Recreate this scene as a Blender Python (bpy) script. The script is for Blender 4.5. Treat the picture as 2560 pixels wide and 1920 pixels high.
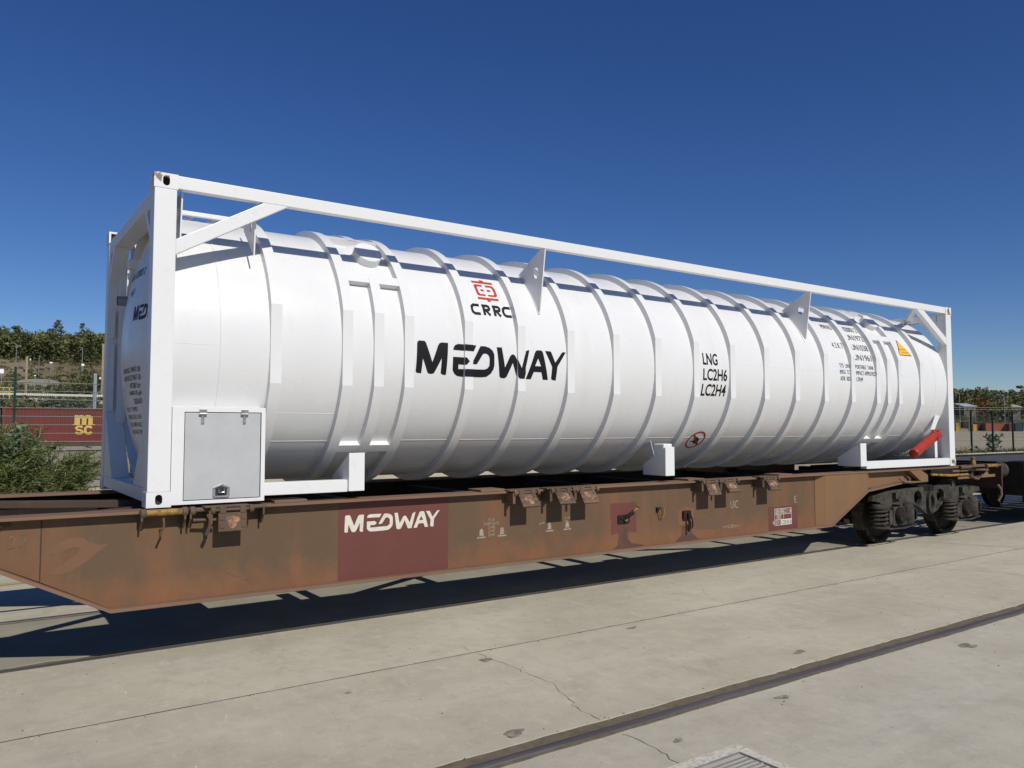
import bpy, bmesh, math, random
import numpy as np
from mathutils import Vector, Matrix
from mathutils.geometry import tessellate_polygon

sc = bpy.context.scene
for o in list(bpy.data.objects): bpy.data.objects.remove(o)
R = math.radians
random.seed(7); RNG = np.random.default_rng(11)

# ------------------------------------------------------------------ camera, sky, sun, exposure
cam_d = bpy.data.cameras.new('camera'); cam = bpy.data.objects.new('camera', cam_d); sc.collection.objects.link(cam)
YAW, PITCH, ROLL = 0.60729, 0.05728, -0.00071
fw = Vector((math.cos(PITCH)*math.sin(YAW), math.cos(PITCH)*math.cos(YAW), math.sin(PITCH)))
rt = Vector((math.cos(YAW), -math.sin(YAW), 0)); up = rt.cross(fw)
rt2 = math.cos(ROLL)*rt + math.sin(ROLL)*up; up2 = -math.sin(ROLL)*rt + math.cos(ROLL)*up
m = Matrix((rt2, up2, -fw)).transposed().to_4x4(); m.translation = Vector((-1.159, -6.5124, 1.744))
cam.matrix_world = m
cam_d.sensor_width = 36; cam_d.lens = 1976.46/2560*36; cam_d.clip_start = 0.05; cam_d.clip_end = 5000
sc.camera = cam
sc.render.resolution_x, sc.render.resolution_y = 1024, 768

LIGHT = Vector((-0.012, 1.0, -0.88)).normalized()
w = bpy.data.worlds.new('World'); sc.world = w; w.use_nodes = True
nt = w.node_tree; bg = nt.nodes['Background']; sky = nt.nodes.new('ShaderNodeTexSky')
sky.sky_type = 'NISHITA'; sky.sun_disc = False
sky.sun_elevation = math.asin(-LIGHT.z); sky.sun_rotation = math.atan2(-LIGHT.x, -LIGHT.y)
sky.air_density = .9; sky.dust_density = 0.0; sky.ozone_density = 6.0; sky.altitude = 100
hs = nt.nodes.new('ShaderNodeHueSaturation'); hs.inputs['Hue'].default_value = .513; hs.inputs['Saturation'].default_value = 1.18
nt.links.new(sky.outputs[0], hs.inputs['Color']); nt.links.new(hs.outputs[0], bg.inputs[0]); bg.inputs[1].default_value = 0.074
sd = bpy.data.lights.new('sun', 'SUN'); sd.energy = 4.15; sd.angle = R(0.53); sd.color = (1.0, 0.955, 0.87)
so = bpy.data.objects.new('sun', sd); sc.collection.objects.link(so); so.rotation_euler = LIGHT.to_track_quat('-Z', 'Y').to_euler()
vs = sc.view_settings; vs.view_transform = 'Standard'; vs.look = 'None'; vs.exposure = 0.0; vs.gamma = 1.0; vs.use_curve_mapping = False

# ------------------------------------------------------------------ materials
MATS = {}
def mat(name, col, rough=0.6, metal=0.0, spec=0.5):
    mm = bpy.data.materials.new(name); mm.use_nodes = True
    b = mm.node_tree.nodes['Principled BSDF']
    b.inputs['Base Color'].default_value = (*col, 1); b.inputs['Roughness'].default_value = rough
    b.inputs['Metallic'].default_value = metal; b.inputs['Specular IOR Level'].default_value = spec
    MATS[name] = mm; return mm
class N:
    """small node helper"""
    def __init__(s, mm):
        s.t = mm.node_tree; s.b = s.t.nodes['Principled BSDF']; s.tc = s.t.nodes.new('ShaderNodeTexCoord')
    def add(s, t, **k):
        n = s.t.nodes.new(t)
        for a, v in k.items(): setattr(n, a, v)
        return n
    def link(s, a, b): s.t.links.new(a, b)
    def coords(s, scale=(1, 1, 1)):
        mp = s.add('ShaderNodeMapping'); mp.inputs['Scale'].default_value = scale; s.link(s.tc.outputs['Object'], mp.inputs[0]); return mp.outputs[0]
    def noise(s, scale, detail=4, rough=0.55, stretch=(1, 1, 1), dist=0):
        n = s.add('ShaderNodeTexNoise'); n.inputs['Scale'].default_value = scale; n.inputs['Detail'].default_value = detail
        n.inputs['Roughness'].default_value = rough; n.inputs['Distortion'].default_value = dist
        s.link(s.coords(stretch), n.inputs['Vector']); return n.outputs['Fac']
    def ramp(s, f, p0, p1, c0=(0, 0, 0, 1), c1=(1, 1, 1, 1)):
        r = s.add('ShaderNodeValToRGB'); r.color_ramp.elements[0].position = p0; r.color_ramp.elements[1].position = p1
        r.color_ramp.elements[0].color = c0; r.color_ramp.elements[1].color = c1; s.link(f, r.inputs[0]); return r.outputs[0]
    def mix(s, f, a, b, mode='MIX'):
        n = s.add('ShaderNodeMix', data_type='RGBA', blend_type=mode)
        if isinstance(f, (int, float)): n.inputs[0].default_value = f
        else: s.link(f, n.inputs[0])
        for v, i in ((a, 6), (b, 7)):
            if isinstance(v, tuple): n.inputs[i].default_value = (*v[:3], 1)
            else: s.link(v, n.inputs[i])
        return n.outputs[2]
    def math(s, op, a, b=0.0):
        n = s.add('ShaderNodeMath', operation=op)
        for i, v in ((0, a), (1, b)):
            if isinstance(v, (int, float)): n.inputs[i].default_value = v
            else: s.link(v, n.inputs[i])
        return n.outputs[0]
    def sep(s):
        n = s.add('ShaderNodeSeparateXYZ'); s.link(s.tc.outputs['Object'], n.inputs[0]); return n.outputs
    def color(s, c): s.link(c, s.b.inputs['Base Color'])
    def rough(s, c): s.link(c, s.b.inputs['Roughness'])
    def bump(s, h, strength=0.2, dist=0.01):
        n = s.add('ShaderNodeBump'); n.inputs['Strength'].default_value = strength; n.inputs['Distance'].default_value = dist
        s.link(h, n.inputs['Height']); s.link(n.outputs[0], s.b.inputs['Normal'])

def worn(name, col, col2, scale=3.0, rough=0.6, lo=.4, hi=.65, bump=.15, bs=60, metal=0, spec=.3, stretch=(1, 1, 1)):
    mm = mat(name, col, rough, metal, spec); n = N(mm)
    n.color(n.mix(n.ramp(n.noise(scale, 6, .62, stretch), lo, hi), col, col2))
    if bump: n.bump(n.noise(bs, 3), bump, .004)
    return mm

# white two-pack paint of the tank: soft gloss, faint waviness, a little dust
mm = mat('white_paint', (.66, .66, .655), .30, 0, .5); n = N(mm)
dust = n.ramp(n.noise(1.3, 6, .6, (1, 1, .5)), .35, .8)
streak = n.ramp(n.noise(5, 4, .6, (1, 1, .08)), .55, .8)
c = n.mix(dust, (.695, .697, .697), (.655, .655, .645)); c = n.mix(n.math('MULTIPLY', streak, .30), c, (.58, .565, .52))
n.color(c); n.rough(n.math('ADD', n.math('MULTIPLY', n.noise(2.2, 4), .22), .17)); n.bump(n.noise(2.0, 2), .16, .02)
mm = mat('white_frame', (.80, .80, .79), .38, 0, .5); n = N(mm)
c = n.mix(n.ramp(n.noise(9, 6, .65), .55, .75), (.69, .69, .687), (.635, .63, .615))
chip = n.ramp(n.noise(26, 5, .7), .715, .735); c = n.mix(n.math('MULTIPLY', chip, .6), c, (.30, .24, .19)); n.color(c); n.bump(n.noise(40, 2), .05, .003)
mm = mat('casting_paint', (.80, .80, .79), .45); n = N(mm)
chip = n.ramp(n.noise(7.5, 6, .7), .56, .6); n.color(n.mix(chip, (.68, .68, .675), (.20, .14, .105))); n.bump(chip, .3, .002)
worn('door_steel', (.47, .48, .48), (.42, .43, .43), 6, .5, .3, .7, .06, 30, .2)
worn('chrome', (.55, .55, .54), (.4, .4, .39), 20, .25, metal=.9, bump=.1)
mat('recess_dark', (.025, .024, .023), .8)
mat('decal_black', (.008, .008, .010), .5, 0, .25)
mat('decal_red', (.45, .035, .022), .45)
mat('decal_dark_red', (.30, .012, .012), .45)
mat('decal_yellow', (.80, .45, .025), .5)
worn('decal_cream', (.62, .58, .50), (.52, .48, .41), 18, .7, .45, .7, 0)
worn('decal_faded', (.34, .29, .23), (.20, .15, .10), 30, .8, .42, .7, 0)
worn('chalk', (.19, .145, .10), (.12, .085, .052), 25, .9, .4, .6, 0)
worn('red_tube', (.34, .030, .016), (.28, .025, .015), 6, .45, bump=.05)

# rusty brown wagon side: olive-brown old paint, orange rust runs and rust along the bottom edge
def wagon_mat(name, base, base2, rust, amount=1.0, bottom=True):
    mm = mat(name, base, .72, 0, .3); n = N(mm)
    c = n.mix(n.ramp(n.noise(.8, 7, .65), .35, .68), base, base2)
    runs = n.ramp(n.noise(2.3, 6, .58, (1, 1, .11)), .50, .76)
    c = n.mix(n.math('MULTIPLY', runs, .62*amount), c, rust)
    if bottom:
        z = n.sep()[2]
        g = n.math('MULTIPLY', n.math('SUBTRACT', .80, z), 2.3)
        g = n.math('ADD', g, n.math('MULTIPLY', n.math('SUBTRACT', n.noise(5, 6, .65), .5), 1.3)); g2 = n.ramp(g, .28, .98)
        c = n.mix(n.math('MULTIPLY', g2, .78*amount), c, rust)
    spots = n.ramp(n.noise(38, 5, .7), .66, .72); c = n.mix(n.math('MULTIPLY', spots, .3), c, (.06, .03, .018))
    dust = n.ramp(n.noise(9, 7, .7, (1, 1, .5)), .5, .85); c = n.mix(n.math('MULTIPLY', dust, .16), c, (.24, .17, .11))
    n.color(c); n.bump(n.noise(55, 4), .22, .004)
    return mm
wagon_mat('wagon_web', (.104, .066, .038), (.122, .073, .041), (.235, .094, .040), .85)
wagon_mat('wagon_flange', (.15, .092, .06), (.19, .115, .075), (.27, .125, .065), .7, False)
wagon_mat('wagon_frame', (.060, .042, .031), (.085, .055, .038), (.12, .06, .034), .6, False)
wagon_mat('wagon_end_web', (.17, .098, .048), (.20, .115, .057), (.245, .125, .05), .8, False)
wagon_mat('flap_iron', (.075, .052, .035), (.13, .085, .055), (.26, .13, .07), 1.0, False)
worn('flap_worn', (.38, .20, .11), (.10, .065, .042), 22, .5, .42, .58, .2, 60)
worn('maroon_panel', (.135, .046, .036), (.118, .042, .033), 2.5, .6, .35, .7, .08, 60, 0, .3)
worn('yellow_lock', (.30, .18, .035), (.10, .06, .032), 16, .6, .42, .62)
worn('bogie_dust', (.066, .058, .046), (.013, .011, .009), 9, .85, .38, .7, .3, 45)
worn('bogie_dark', (.016, .014, .012), (.03, .025, .02), 9, .85, .4, .7, .3, 45, spec=.12)  # near-black: shade in the bogie frame gaps put into the colour
worn('wheel_steel', (.018, .015, .012), (.035, .026, .02), 5, .7, .4, .7, .2, 40, spec=.12)  # wheels darkened, axle-box shadow put into the steel colour
worn('dark_wagon', (.018, .015, .014), (.032, .024, .02), 4, .8, .4, .7, .2, 40, spec=.12)
worn('rail_steel', (.075, .073, .076), (.12, .115, .112), 8, .5, metal=.3, bump=.08, stretch=(.1, 1, 1))
worn('deck_grey', (.055, .055, .06), (.085, .082, .08), 5, .8)
worn('end_maroon', (.045, .022, .018), (.07, .035, .026), 5, .8)
worn('rubber', (.02, .02, .02), (.05, .045, .04), 12, .85)
worn('galvanized', (.30, .32, .34), (.22, .23, .24), 8, .5, metal=.5)
worn('paint_yellow_line', (.42, .31, .06), (.33, .29, .2), 6, .8, .4, .6)
mat('wall_white', (.55, .53, .48), .85); mat('sign_white', (.8, .8, .8), .6)

# concrete yard
mm = mat('concrete', (.36, .325, .255), .86, 0, .3); n = N(mm)
c = n.mix(n.ramp(n.noise(.55, 8, .66), .34, .68), (0.372, 0.336, 0.255), (0.482, 0.443, 0.340))
c = n.mix(n.math('MULTIPLY', n.ramp(n.noise(.9, 7, .65, (.25, 2.2, 1)), .48, .74), .6), c, (0.521, 0.486, 0.395))
c = n.mix(n.math('MULTIPLY', n.ramp(n.noise(1.7, 9, .72, (1, 1, 1), .5), .52, .72), .45), c, (0.275, 0.248, 0.197))
c = n.mix(n.math('MULTIPLY', n.ramp(n.noise(7, 9, .75), .50, .70), .45), c, (0.289, 0.262, 0.212))
c = n.mix(n.math('MULTIPLY', n.ramp(n.noise(11, 8, .72, (1, .5, 1)), .54, .70), .45), c, (0.561, 0.530, 0.454))
c = n.mix(n.math('MULTIPLY', n.ramp(n.noise(75, 4, .7), .55, .72), .40), c, (0.212, 0.190, 0.153))
vo = n.add('ShaderNodeTexVoronoi'); vo.inputs['Scale'].default_value = 9; n.link(n.coords(), vo.inputs['Vector'])
pit = n.ramp(vo.outputs['Distance'], .02, .05, (1, 1, 1, 1), (0, 0, 0, 1))
keep = n.ramp(n.noise(2.1, 3), .57, .66)
c = n.mix(n.math('MULTIPLY', n.math('MULTIPLY', pit, keep), .75), c, (.10, .09, .075))
n.color(c); n.bump(n.math('ADD', n.noise(70, 5, .7), n.math('MULTIPLY', n.noise(6, 4), 2)), .28, .006)
worn('concrete_dirty_shaded', (.24, .225, .175), (.31, .285, .225), 2.2, .9, .35, .7, .4, 60)  # bed between the rails: slight dirt, plus under-wagon shade put into the colour
worn('dirt_fill', (.105, .082, .057), (.165, .132, .095), 14, .95, .35, .7, .8, 70)
worn('crack_dark', (.07, .06, .05), (.13, .115, .09), 20, .95, bump=0)
worn('oil_stain', (.15, .135, .11), (.30, .27, .21), 22, .8, .42, .6, bump=0)
worn('terrazzo', (.55, .52, .44), (.40, .37, .30), 40, .85, .45, .6, .6, 90)
# open ground beyond the yard
mm = mat('terrain', (.3, .25, .17), .95, 0, .2); n = N(mm)
c = n.mix(n.ramp(n.noise(.06, 7, .65), .35, .65), (.30, .252, .17), (.385, .335, .25))
px = n.sep()
hz = n.math('MULTIPLY', n.math('SUBTRACT', px[2], .8), .5); dry = n.mix(n.ramp(n.noise(.05, 9, .72, (1, .6, 2)), .42, .58), (.25, .185, .125), (.098, .088, .04))
hz = n.ramp(hz, .0, 1.0); c = n.mix(hz, c, dry)
c = n.mix(n.math('MULTIPLY', n.ramp(n.noise(.7, 6, .7), .58, .68), .6), c, (.10, .095, .05))
n.color(c); n.bump(n.noise(3, 6, .7), .6, .15)
worn('rock_slope', (.10, .085, .065), (.24, .21, .165), 1.1, .95, .4, .62, .8, 5)

def leaf_mat(name, c0, c1, c2, trans=.25):
    mm = mat(name, c0, .62, 0, .3); n = N(mm)
    a = n.add('ShaderNodeAttribute', attribute_name='rnd')
    r = n.add('ShaderNodeValToRGB'); e = r.color_ramp.elements; e[0].color = (*c0, 1); e[1].color = (*c2, 1); e[0].position = 0; e[1].position = 1
    k = e.new(.5); k.color = (*c1, 1); n.link(a.outputs['Fac'], r.inputs[0]); n.color(r.outputs[0])
    tr = n.add('ShaderNodeBsdfTranslucent'); n.link(r.outputs[0], tr.inputs[0]); mx = n.add('ShaderNodeMixShader'); mx.inputs[0].default_value = trans
    n.link(n.b.outputs[0], mx.inputs[1]); n.link(tr.outputs[0], mx.inputs[2]); n.link(mx.outputs[0], n.t.nodes['Material Output'].inputs[0])
leaf_mat('leaf_bush', (.080, .125, .040), (.165, .215, .068), (.29, .31, .125), .45)
leaf_mat('leaf_broad', (.06, .10, .045), (.11, .165, .08), (.20, .26, .15))
leaf_mat('leaf_wood', (.055, .070, .027), (.130, .145, .054), (.26, .25, .10), .3)
leaf_mat('leaf_wood_dry', (.065, .075, .037), (.14, .14, .07), (.23, .215, .11), .3)
leaf_mat('leaf_autumn', (.12, .05, .025), (.20, .10, .03), (.16, .13, .03), .2)
leaf_mat('weed_yellow', (.085, .075, .03), (.15, .12, .035), (.30, .22, .03), .2)
worn('bark', (.075, .055, .04), (.13, .105, .08), 3, .95)
worn('post_green', (.007, .030, .021), (.012, .04, .028), 6, .6, spec=.2)
worn('post_dark', (.008, .012, .012), (.014, .018, .016), 6, .5)
worn('wire', (.022, .045, .036), (.035, .06, .05), 30, .5, bump=0)
worn('wire_glint', (.42, .44, .43), (.34, .36, .35), 30, .5, bump=0)  # pale copy of the wire, highlight on the folds put into the colour
worn('concrete_mast', (.30, .255, .18), (.22, .18, .125), 1.5, .9)
worn('container_red', (.155, .035, .028), (.125, .030, .024), .5, .6, .35, .7, .0)
worn('container_rust', (.27, .075, .05), (.22, .06, .045), .5, .6, bump=0)
worn('container_dark', (.03, .018, .014), (.05, .025, .02), .5, .6, bump=0)
worn('container_blue', (.015, .035, .055), (.02, .045, .065), .5, .6, bump=0)
worn('container_yellow', (.52, .31, .06), (.45, .27, .05), .5, .6, bump=0)
worn('msc_yellow', (.60, .42, .10), (.52, .36, .09), 2, .7, bump=0)
mat('rail_yellow', (.72, .58, .05), .6)
worn('roof_grey', (.36, .40, .42), (.30, .33, .35), 1, .7, bump=0); worn('roof_tan', (.40, .36, .28), (.34, .30, .24), 1, .8, bump=0)
worn('house_wall', (.15, .14, .12), (.11, .10, .09), 1, .9, bump=0)
worn('ballast', (.27, .24, .20), (.16, .14, .115), 9, .95, .35, .65, .8, 14)

# ------------------------------------------------------------------ mesh helpers
COL = sc.collection
ORG = {}
class G:
    def __init__(s): s.v = []; s.f = []
    def add(s, v, f):
        b = len(s.v); s.v += [tuple(p) for p in v]; s.f += [tuple(b+i for i in q) for q in f]; return s
    def box(s, x0, x1, y0, y1, z0, z1):
        return s.add([(x0, y0, z0), (x1, y0, z0), (x1, y1, z0), (x0, y1, z0), (x0, y0, z1), (x1, y0, z1), (x1, y1, z1), (x0, y1, z1)],
                     [(3, 2, 1, 0), (4, 5, 6, 7), (0, 1, 5, 4), (1, 2, 6, 5), (2, 3, 7, 6), (3, 0, 4, 7)])
    def beam(s, p0, p1, w, h, upv=(0, 0, 1)):
        p0, p1 = Vector(p0), Vector(p1); d = (p1-p0).normalized(); u = Vector(upv); sd = d.cross(u).normalized(); u = sd.cross(d).normalized()
        a, b = sd*w/2, u*h/2
        return s.add([p0-a-b, p0+a-b, p0+a+b, p0-a+b, p1-a-b, p1+a-b, p1+a+b, p1-a+b],
                     [(0, 1, 2, 3), (7, 6, 5, 4), (4, 5, 1, 0), (5, 6, 2, 1), (6, 7, 3, 2), (7, 4, 0, 3)])
    def prism(s, loops, axis, a, b):
        if not isinstance(loops[0][0], (list, tuple)): loops = [loops]
        def P(p, t): return {'x': (t, p[0], p[1]), 'y': (p[0], t, p[1]), 'z': (p[0], p[1], t)}[axis]
        flat = [p for l in loops for p in l]; k = len(flat)
        tri = tessellate_polygon([[Vector((p[0], p[1], 0)) for p in l] for l in loops])
        v = [P(p, a) for p in flat]+[P(p, b) for p in flat]; f = []
        f += [tuple(t) for t in tri]; f += [(t[2]+k, t[1]+k, t[0]+k) for t in tri]
        o = 0
        for l in loops:
            m_ = len(l)
            for i in range(m_): j = (i+1) % m_; f.append((o+i, o+j, o+j+k, o+i+k))
            o += m_
        return s.add(v, f)
    def tube(s, pts, r, n=8, closed=False):
        pts = [Vector(p) for p in pts]; L = len(pts); rings = []; pu = None
        for i, p in enumerate(pts):
            d = ((pts[(i+1) % L] if (closed or i < L-1) else p)-(pts[i-1] if (closed or i > 0) else p)).normalized()
            u = Vector((0, 0, 1)) if abs(d.z) < .95 else Vector((1, 0, 0))
            if pu is not None: u = pu
            u = (u-d*u.dot(d)); u = u.normalized() if u.length > 1e-6 else d.orthogonal().normalized(); pu = u; w_ = d.cross(u)
            rr = r[i] if isinstance(r, (list, tuple)) else r
            rings.append([p+(u*math.cos(6.28319*k/n)+w_*math.sin(6.28319*k/n))*rr for k in range(n)])
        v = [q for g in rings for q in g]; f = []
        for i in range(L if closed else L-1):
            j = (i+1) % L
            for k in range(n): f.append((i*n+k, i*n+(k+1) % n, j*n+(k+1) % n, j*n+k))
        if not closed: f += [tuple(range(n-1, -1, -1)), tuple((L-1)*n+k for k in range(n))]
        return s.add(v, f)
    def lathe(s, prof, c, axis, n=32, caps=True):
        """prof: (h, r) along axis from centre c"""
        ax = Vector(axis).normalized(); u = ax.orthogonal().normalized(); w_ = ax.cross(u); c = Vector(c)
        v = []; f = []
        for h, r in prof:
            for k in range(n): v.append(c+ax*h+(u*math.cos(6.28319*k/n)+w_*math.sin(6.28319*k/n))*r)
        for i in range(len(prof)-1):
            for k in range(n): f.append((i*n+k, i*n+(k+1) % n, (i+1)*n+(k+1) % n, (i+1)*n+k))
        if caps: f += [tuple(range(n-1, -1, -1)), tuple((len(prof)-1)*n+k for k in range(n))]
        return s.add(v, f)
    def obj(s, name, material, parent=None, bevel=0, smooth=None, fix=True):
        org = ORG.get(parent, Vector((0, 0, 0))) if parent else Vector((0, 0, 0))
        me = bpy.data.meshes.new(name); me.from_pydata([(a-org.x, b-org.y, c-org.z) for a, b, c in s.v], [], s.f)
        bm = bmesh.new(); bm.from_mesh(me)
        if fix: bmesh.ops.recalc_face_normals(bm, faces=bm.faces)
        if bevel:
            ed = [e for e in bm.edges if len(e.link_faces) == 2 and e.calc_face_angle(0) > R(35)]
            bmesh.ops.bevel(bm, geom=ed, offset=bevel, segments=2, profile=.6, affect='EDGES', clamp_overlap=True)
        bm.to_mesh(me); bm.free()
        if smooth:
            me.polygons.foreach_set('use_smooth', [True]*len(me.polygons)); me.set_sharp_from_angle(angle=R(smooth))
        me.materials.append(MATS[material]); o = bpy.data.objects.new(name, me); COL.objects.link(o)
        if parent: o.parent = parent; ORG[o] = org
        return o
def tag(o, label, cat, group=None, kind=None):
    if label: o['label'] = label
    if cat: o['category'] = cat
    if group: o['group'] = group
    if kind: o['kind'] = kind
    return o
def thing(name, label, cat, loc=(0, 0, 0), group=None):
    o = bpy.data.objects.new(name, None); o.empty_display_size = .3; COL.objects.link(o); o.location = loc; ORG[o] = Vector(loc)
    return tag(o, label, cat, group)
def sub(name, parent):
    o = bpy.data.objects.new(name, None); o.empty_display_size = .2; COL.objects.link(o); o.parent = parent; ORG[o] = ORG[parent]; return o
def struct(o): o['kind'] = 'structure'; return o
def copy_tree(o, parent=None, shift=None):
    c = o.copy(); COL.objects.link(c); c.parent = parent; ORG[c] = ORG.get(o, Vector())
    if shift is not None: c.location = c.location+Vector(shift)
    for ch in list(o.children): copy_tree(ch, c)
    return c
def circ(cx, cz, r, n=20, a0=0): return [(cx+r*math.cos(a0+6.28319*k/n), cz+r*math.sin(a0+6.28319*k/n)) for k in range(n)]
def rrect(x0, x1, z0, z1, r, n=4):
    out = []
    for cx, cz, a in ((x1-r, z1-r, 0), (x0+r, z1-r, 90), (x0+r, z0+r, 180), (x1-r, z0+r, 270)):
        for k in range(n+1): t = R(a+90*k/n); out.append((cx+r*math.cos(t), cz+r*math.sin(t)))
    return out

# --- flat print: 2-D outlines laid on a surface --------------------------------------------------
def polys_tris(polys):
    out = []
    for p in polys:
        loops = [p] if not isinstance(p[0][0], (list, tuple)) else p
        flat = [q for l in loops for q in l]
        for t in tessellate_polygon([[Vector((q[0], q[1], 0)) for q in l] for l in loops]): out.append([flat[i] for i in t])
    return out
def text_tris(s, x0, z0, width, height, bold=0.0, shear=0.0):
    cu = bpy.data.curves.new('t', 'FONT'); cu.body = s; cu.resolution_u = 3; cu.offset = bold; cu.fill_mode = 'FRONT'
    o = bpy.data.objects.new('t', cu); COL.objects.link(o); dg = bpy.context.evaluated_depsgraph_get(); dg.update()
    me = bpy.data.meshes.new_from_object(o.evaluated_get(dg)); me.calc_loop_triangles()
    vs_ = [(v.co.x, v.co.y) for v in me.vertices]
    mx = [min(v[0] for v in vs_), max(v[0] for v in vs_), min(v[1] for v in vs_), max(v[1] for v in vs_)]
    sx = width/(mx[1]-mx[0]); sz = height/(mx[3]-mx[2])
    q = [(x0+(a-mx[0])*sx+shear*(b-mx[2])*sz, z0+(b-mx[2])*sz) for a, b in vs_]
    t = [[q[i] for i in lt.vertices] for lt in me.loop_triangles]
    bpy.data.objects.remove(o); bpy.data.curves.remove(cu); bpy.data.meshes.remove(me); return t
def stroke(pts, wd, closed=False):
    """mitred polyline -> quads as 2 triangles each"""
    P = [Vector((a, b)) for a, b in pts]; L = len(P); l, r = [], []
    for i in range(L):
        d0 = (P[i]-P[i-1]) if (i > 0 or closed) else (P[1]-P[0]); d1 = (P[(i+1) % L]-P[i]) if (i < L-1 or closed) else d0
        d0 = d0.normalized(); d1 = d1.normalized(); n0 = Vector((-d0.y, d0.x)); n1 = Vector((-d1.y, d1.x)); nn = (n0+n1)
        nn = nn.normalized() if nn.length > 1e-5 else n0; k = min(1.8, 1/max(.3, nn.dot(n0)))
        l.append(P[i]+nn*wd/2*k); r.append(P[i]-nn*wd/2*k)
    t = []
    for i in range(L if closed else L-1):
        j = (i+1) % L; t += [[l[i], r[i], r[j]], [l[i], r[j], l[j]]]
    return [[(a.x, a.y) for a in q] for q in t]
def decal(name, tris, surf, material, parent, cuts_a=(), cuts_b=()):
    """surf((a,b), centre_a) -> xyz.  cuts: lines of constant a / b where the surface bends"""
    bm = bmesh.new()
    for t in tris:
        try: bm.faces.new([bm.verts.new((p[0], p[1], 0)) for p in t])
        except ValueError: pass
    for cs, nrm in ((cuts_a, (1, 0, 0)), (cuts_b, (0, 1, 0))):
        if not len(cs) or not bm.verts: continue
        k = 0 if nrm[0] else 1; lo = min(v.co[k] for v in bm.verts); hi = max(v.co[k] for v in bm.verts)
        for c in cs:
            if lo < c < hi:
                co = (c, 0, 0) if k == 0 else (0, c, 0)
                bmesh.ops.bisect_plane(bm, geom=bm.verts[:]+bm.edges[:]+bm.faces[:], plane_co=co, plane_no=nrm)
    g = G()
    for f in bm.faces:
        c = f.calc_center_median(); g.add([surf(v.co.x, v.co.y, c.x) for v in f.verts], [tuple(range(len(f.verts)))])
    bm.free()
    return g.obj(name, material, parent, fix=False)
def plane_y(y): return lambda a, b, c: (a, y, b)

# ------------------------------------------------------------------ ground, pavement, rails
def smooth(a, b, t): t = np.clip((t-a)/(b-a), 0, 1); return t*t*(3-2*t)
def height(x, y):
    x = np.asarray(x, float); y = np.asarray(y, float)
    pl = np.interp(y, [-400, 60, 78, 92, 112, 146, 200, 282, 398, 520, 900], [-.07, -.07, 0.1, 4.7, 5.0, 7.2, 13.2, 22.4, 35, 38, 30])
    pr = np.interp(y, [-400, 60, 116, 128, 160, 230, 330, 900], [-.07, .1, 1.15, 2.6, 7.6, 15.5, 17, 14])
    s_ = smooth(70, 190, x); und = .7*np.sin(x*.021+1)*np.sin(y*.027)+.35*np.sin(x*.09+y*.05)
    return pl*(1-s_)+pr*s_+und*smooth(110, 240, y)
def axis_pts(lo, hi, n, c, p=2.2):
    t = np.linspace(-1, 1, n); a = np.sign(t)*np.abs(t)**p; return np.where(a < 0, c+a*(c-lo), c+a*(hi-c))
xs = axis_pts(-900, 1600, 150, 30); ys = np.concatenate([np.linspace(-500, 50, 16), np.linspace(55, 130, 40), np.linspace(134, 420, 60), np.linspace(440, 1800, 20)])
XX, YY = np.meshgrid(xs, ys); ZZ = height(XX, YY)
g = G(); nx = len(xs); g.v = list(zip(XX.ravel(), YY.ravel(), ZZ.ravel()))
g.f = [(j*nx+i, j*nx+i+1, (j+1)*nx+i+1, (j+1)*nx+i) for j in range(len(ys)-1) for i in range(nx-1)]
struct(g.obj('ground', 'terrain', smooth=60))

pave = bpy.data.objects.new('yard_pavement', None); COL.objects.link(pave); struct(pave); ORG[pave] = Vector()
X0, X1 = -60.0, 140.0
gm = MATS['concrete'].copy(); gm.name = 'concrete_grey'; MATS['concrete_grey'] = gm
for nd in gm.node_tree.nodes:
    if nd.type == 'MIX' and nd.data_type == 'RGBA':
        for i in (6, 7):
            if not nd.inputs[i].is_linked: v_ = nd.inputs[i].default_value; nd.inputs[i].default_value = (v_[0]*.985, v_[1]*.985, v_[2]*1.035, 1)
def slab(y0, y1, j0=0.0, j1=0.0, z=0.0, mtl='concrete'):
    xs_ = np.concatenate([np.arange(X0, -4, 4), np.arange(-4, 22, .06 if (j0 or j1) else 2.0), np.arange(22, X1+1, 4)])
    a = RNG.normal(0, 1, len(xs_)); a = np.convolve(a, [.25, .5, .25], 'same')+.8*RNG.normal(0, 1, len(xs_))*(RNG.random(len(xs_)) < .18)
    b = np.convolve(RNG.normal(0, 1, len(xs_)), [.25, .5, .25], 'same')
    g = G(); v = []
    for x, p, q in zip(xs_, a, b): v += [(x, y0+j0*p, z-.055), (x, y0+j0*p+.003, z), (x, y1-j1*q-.003, z), (x, y1-j1*q, z-.055)]
    f = []
    for i in range(len(xs_)-1):
        for k in range(3): f.append((i*4+k, (i+1)*4+k, (i+1)*4+k+1, i*4+k+1))
    return g.add(v, f).obj('concrete_slab', mtl, pave)
slab(-30, -4.76, 0, .008); slab(-4.60, -3.034, .004, .004, mtl='concrete_grey'); slab(-2.835, -1.171, .006, .0); slab(-1.1695, .318, .0, .004)
slab(.468, 1.99, .012, .012, mtl='concrete_dirty_shaded'); slab(2.14, 6.9, .006, .0)
struct(G().box(X0, X1, -30, 6.9, -.4, -.058).obj('pavement_bed', 'dirt_fill'))
for a, b, nm in ((-3.06, -2.78, 0), (.30, .50, 0), (1.95, 2.16, 0), (-4.80, -4.57, 0)):
    G().box(X0, X1, a, b, -.05, -.006).obj('dirt_filled_groove', 'dirt_fill', pave)
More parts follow.
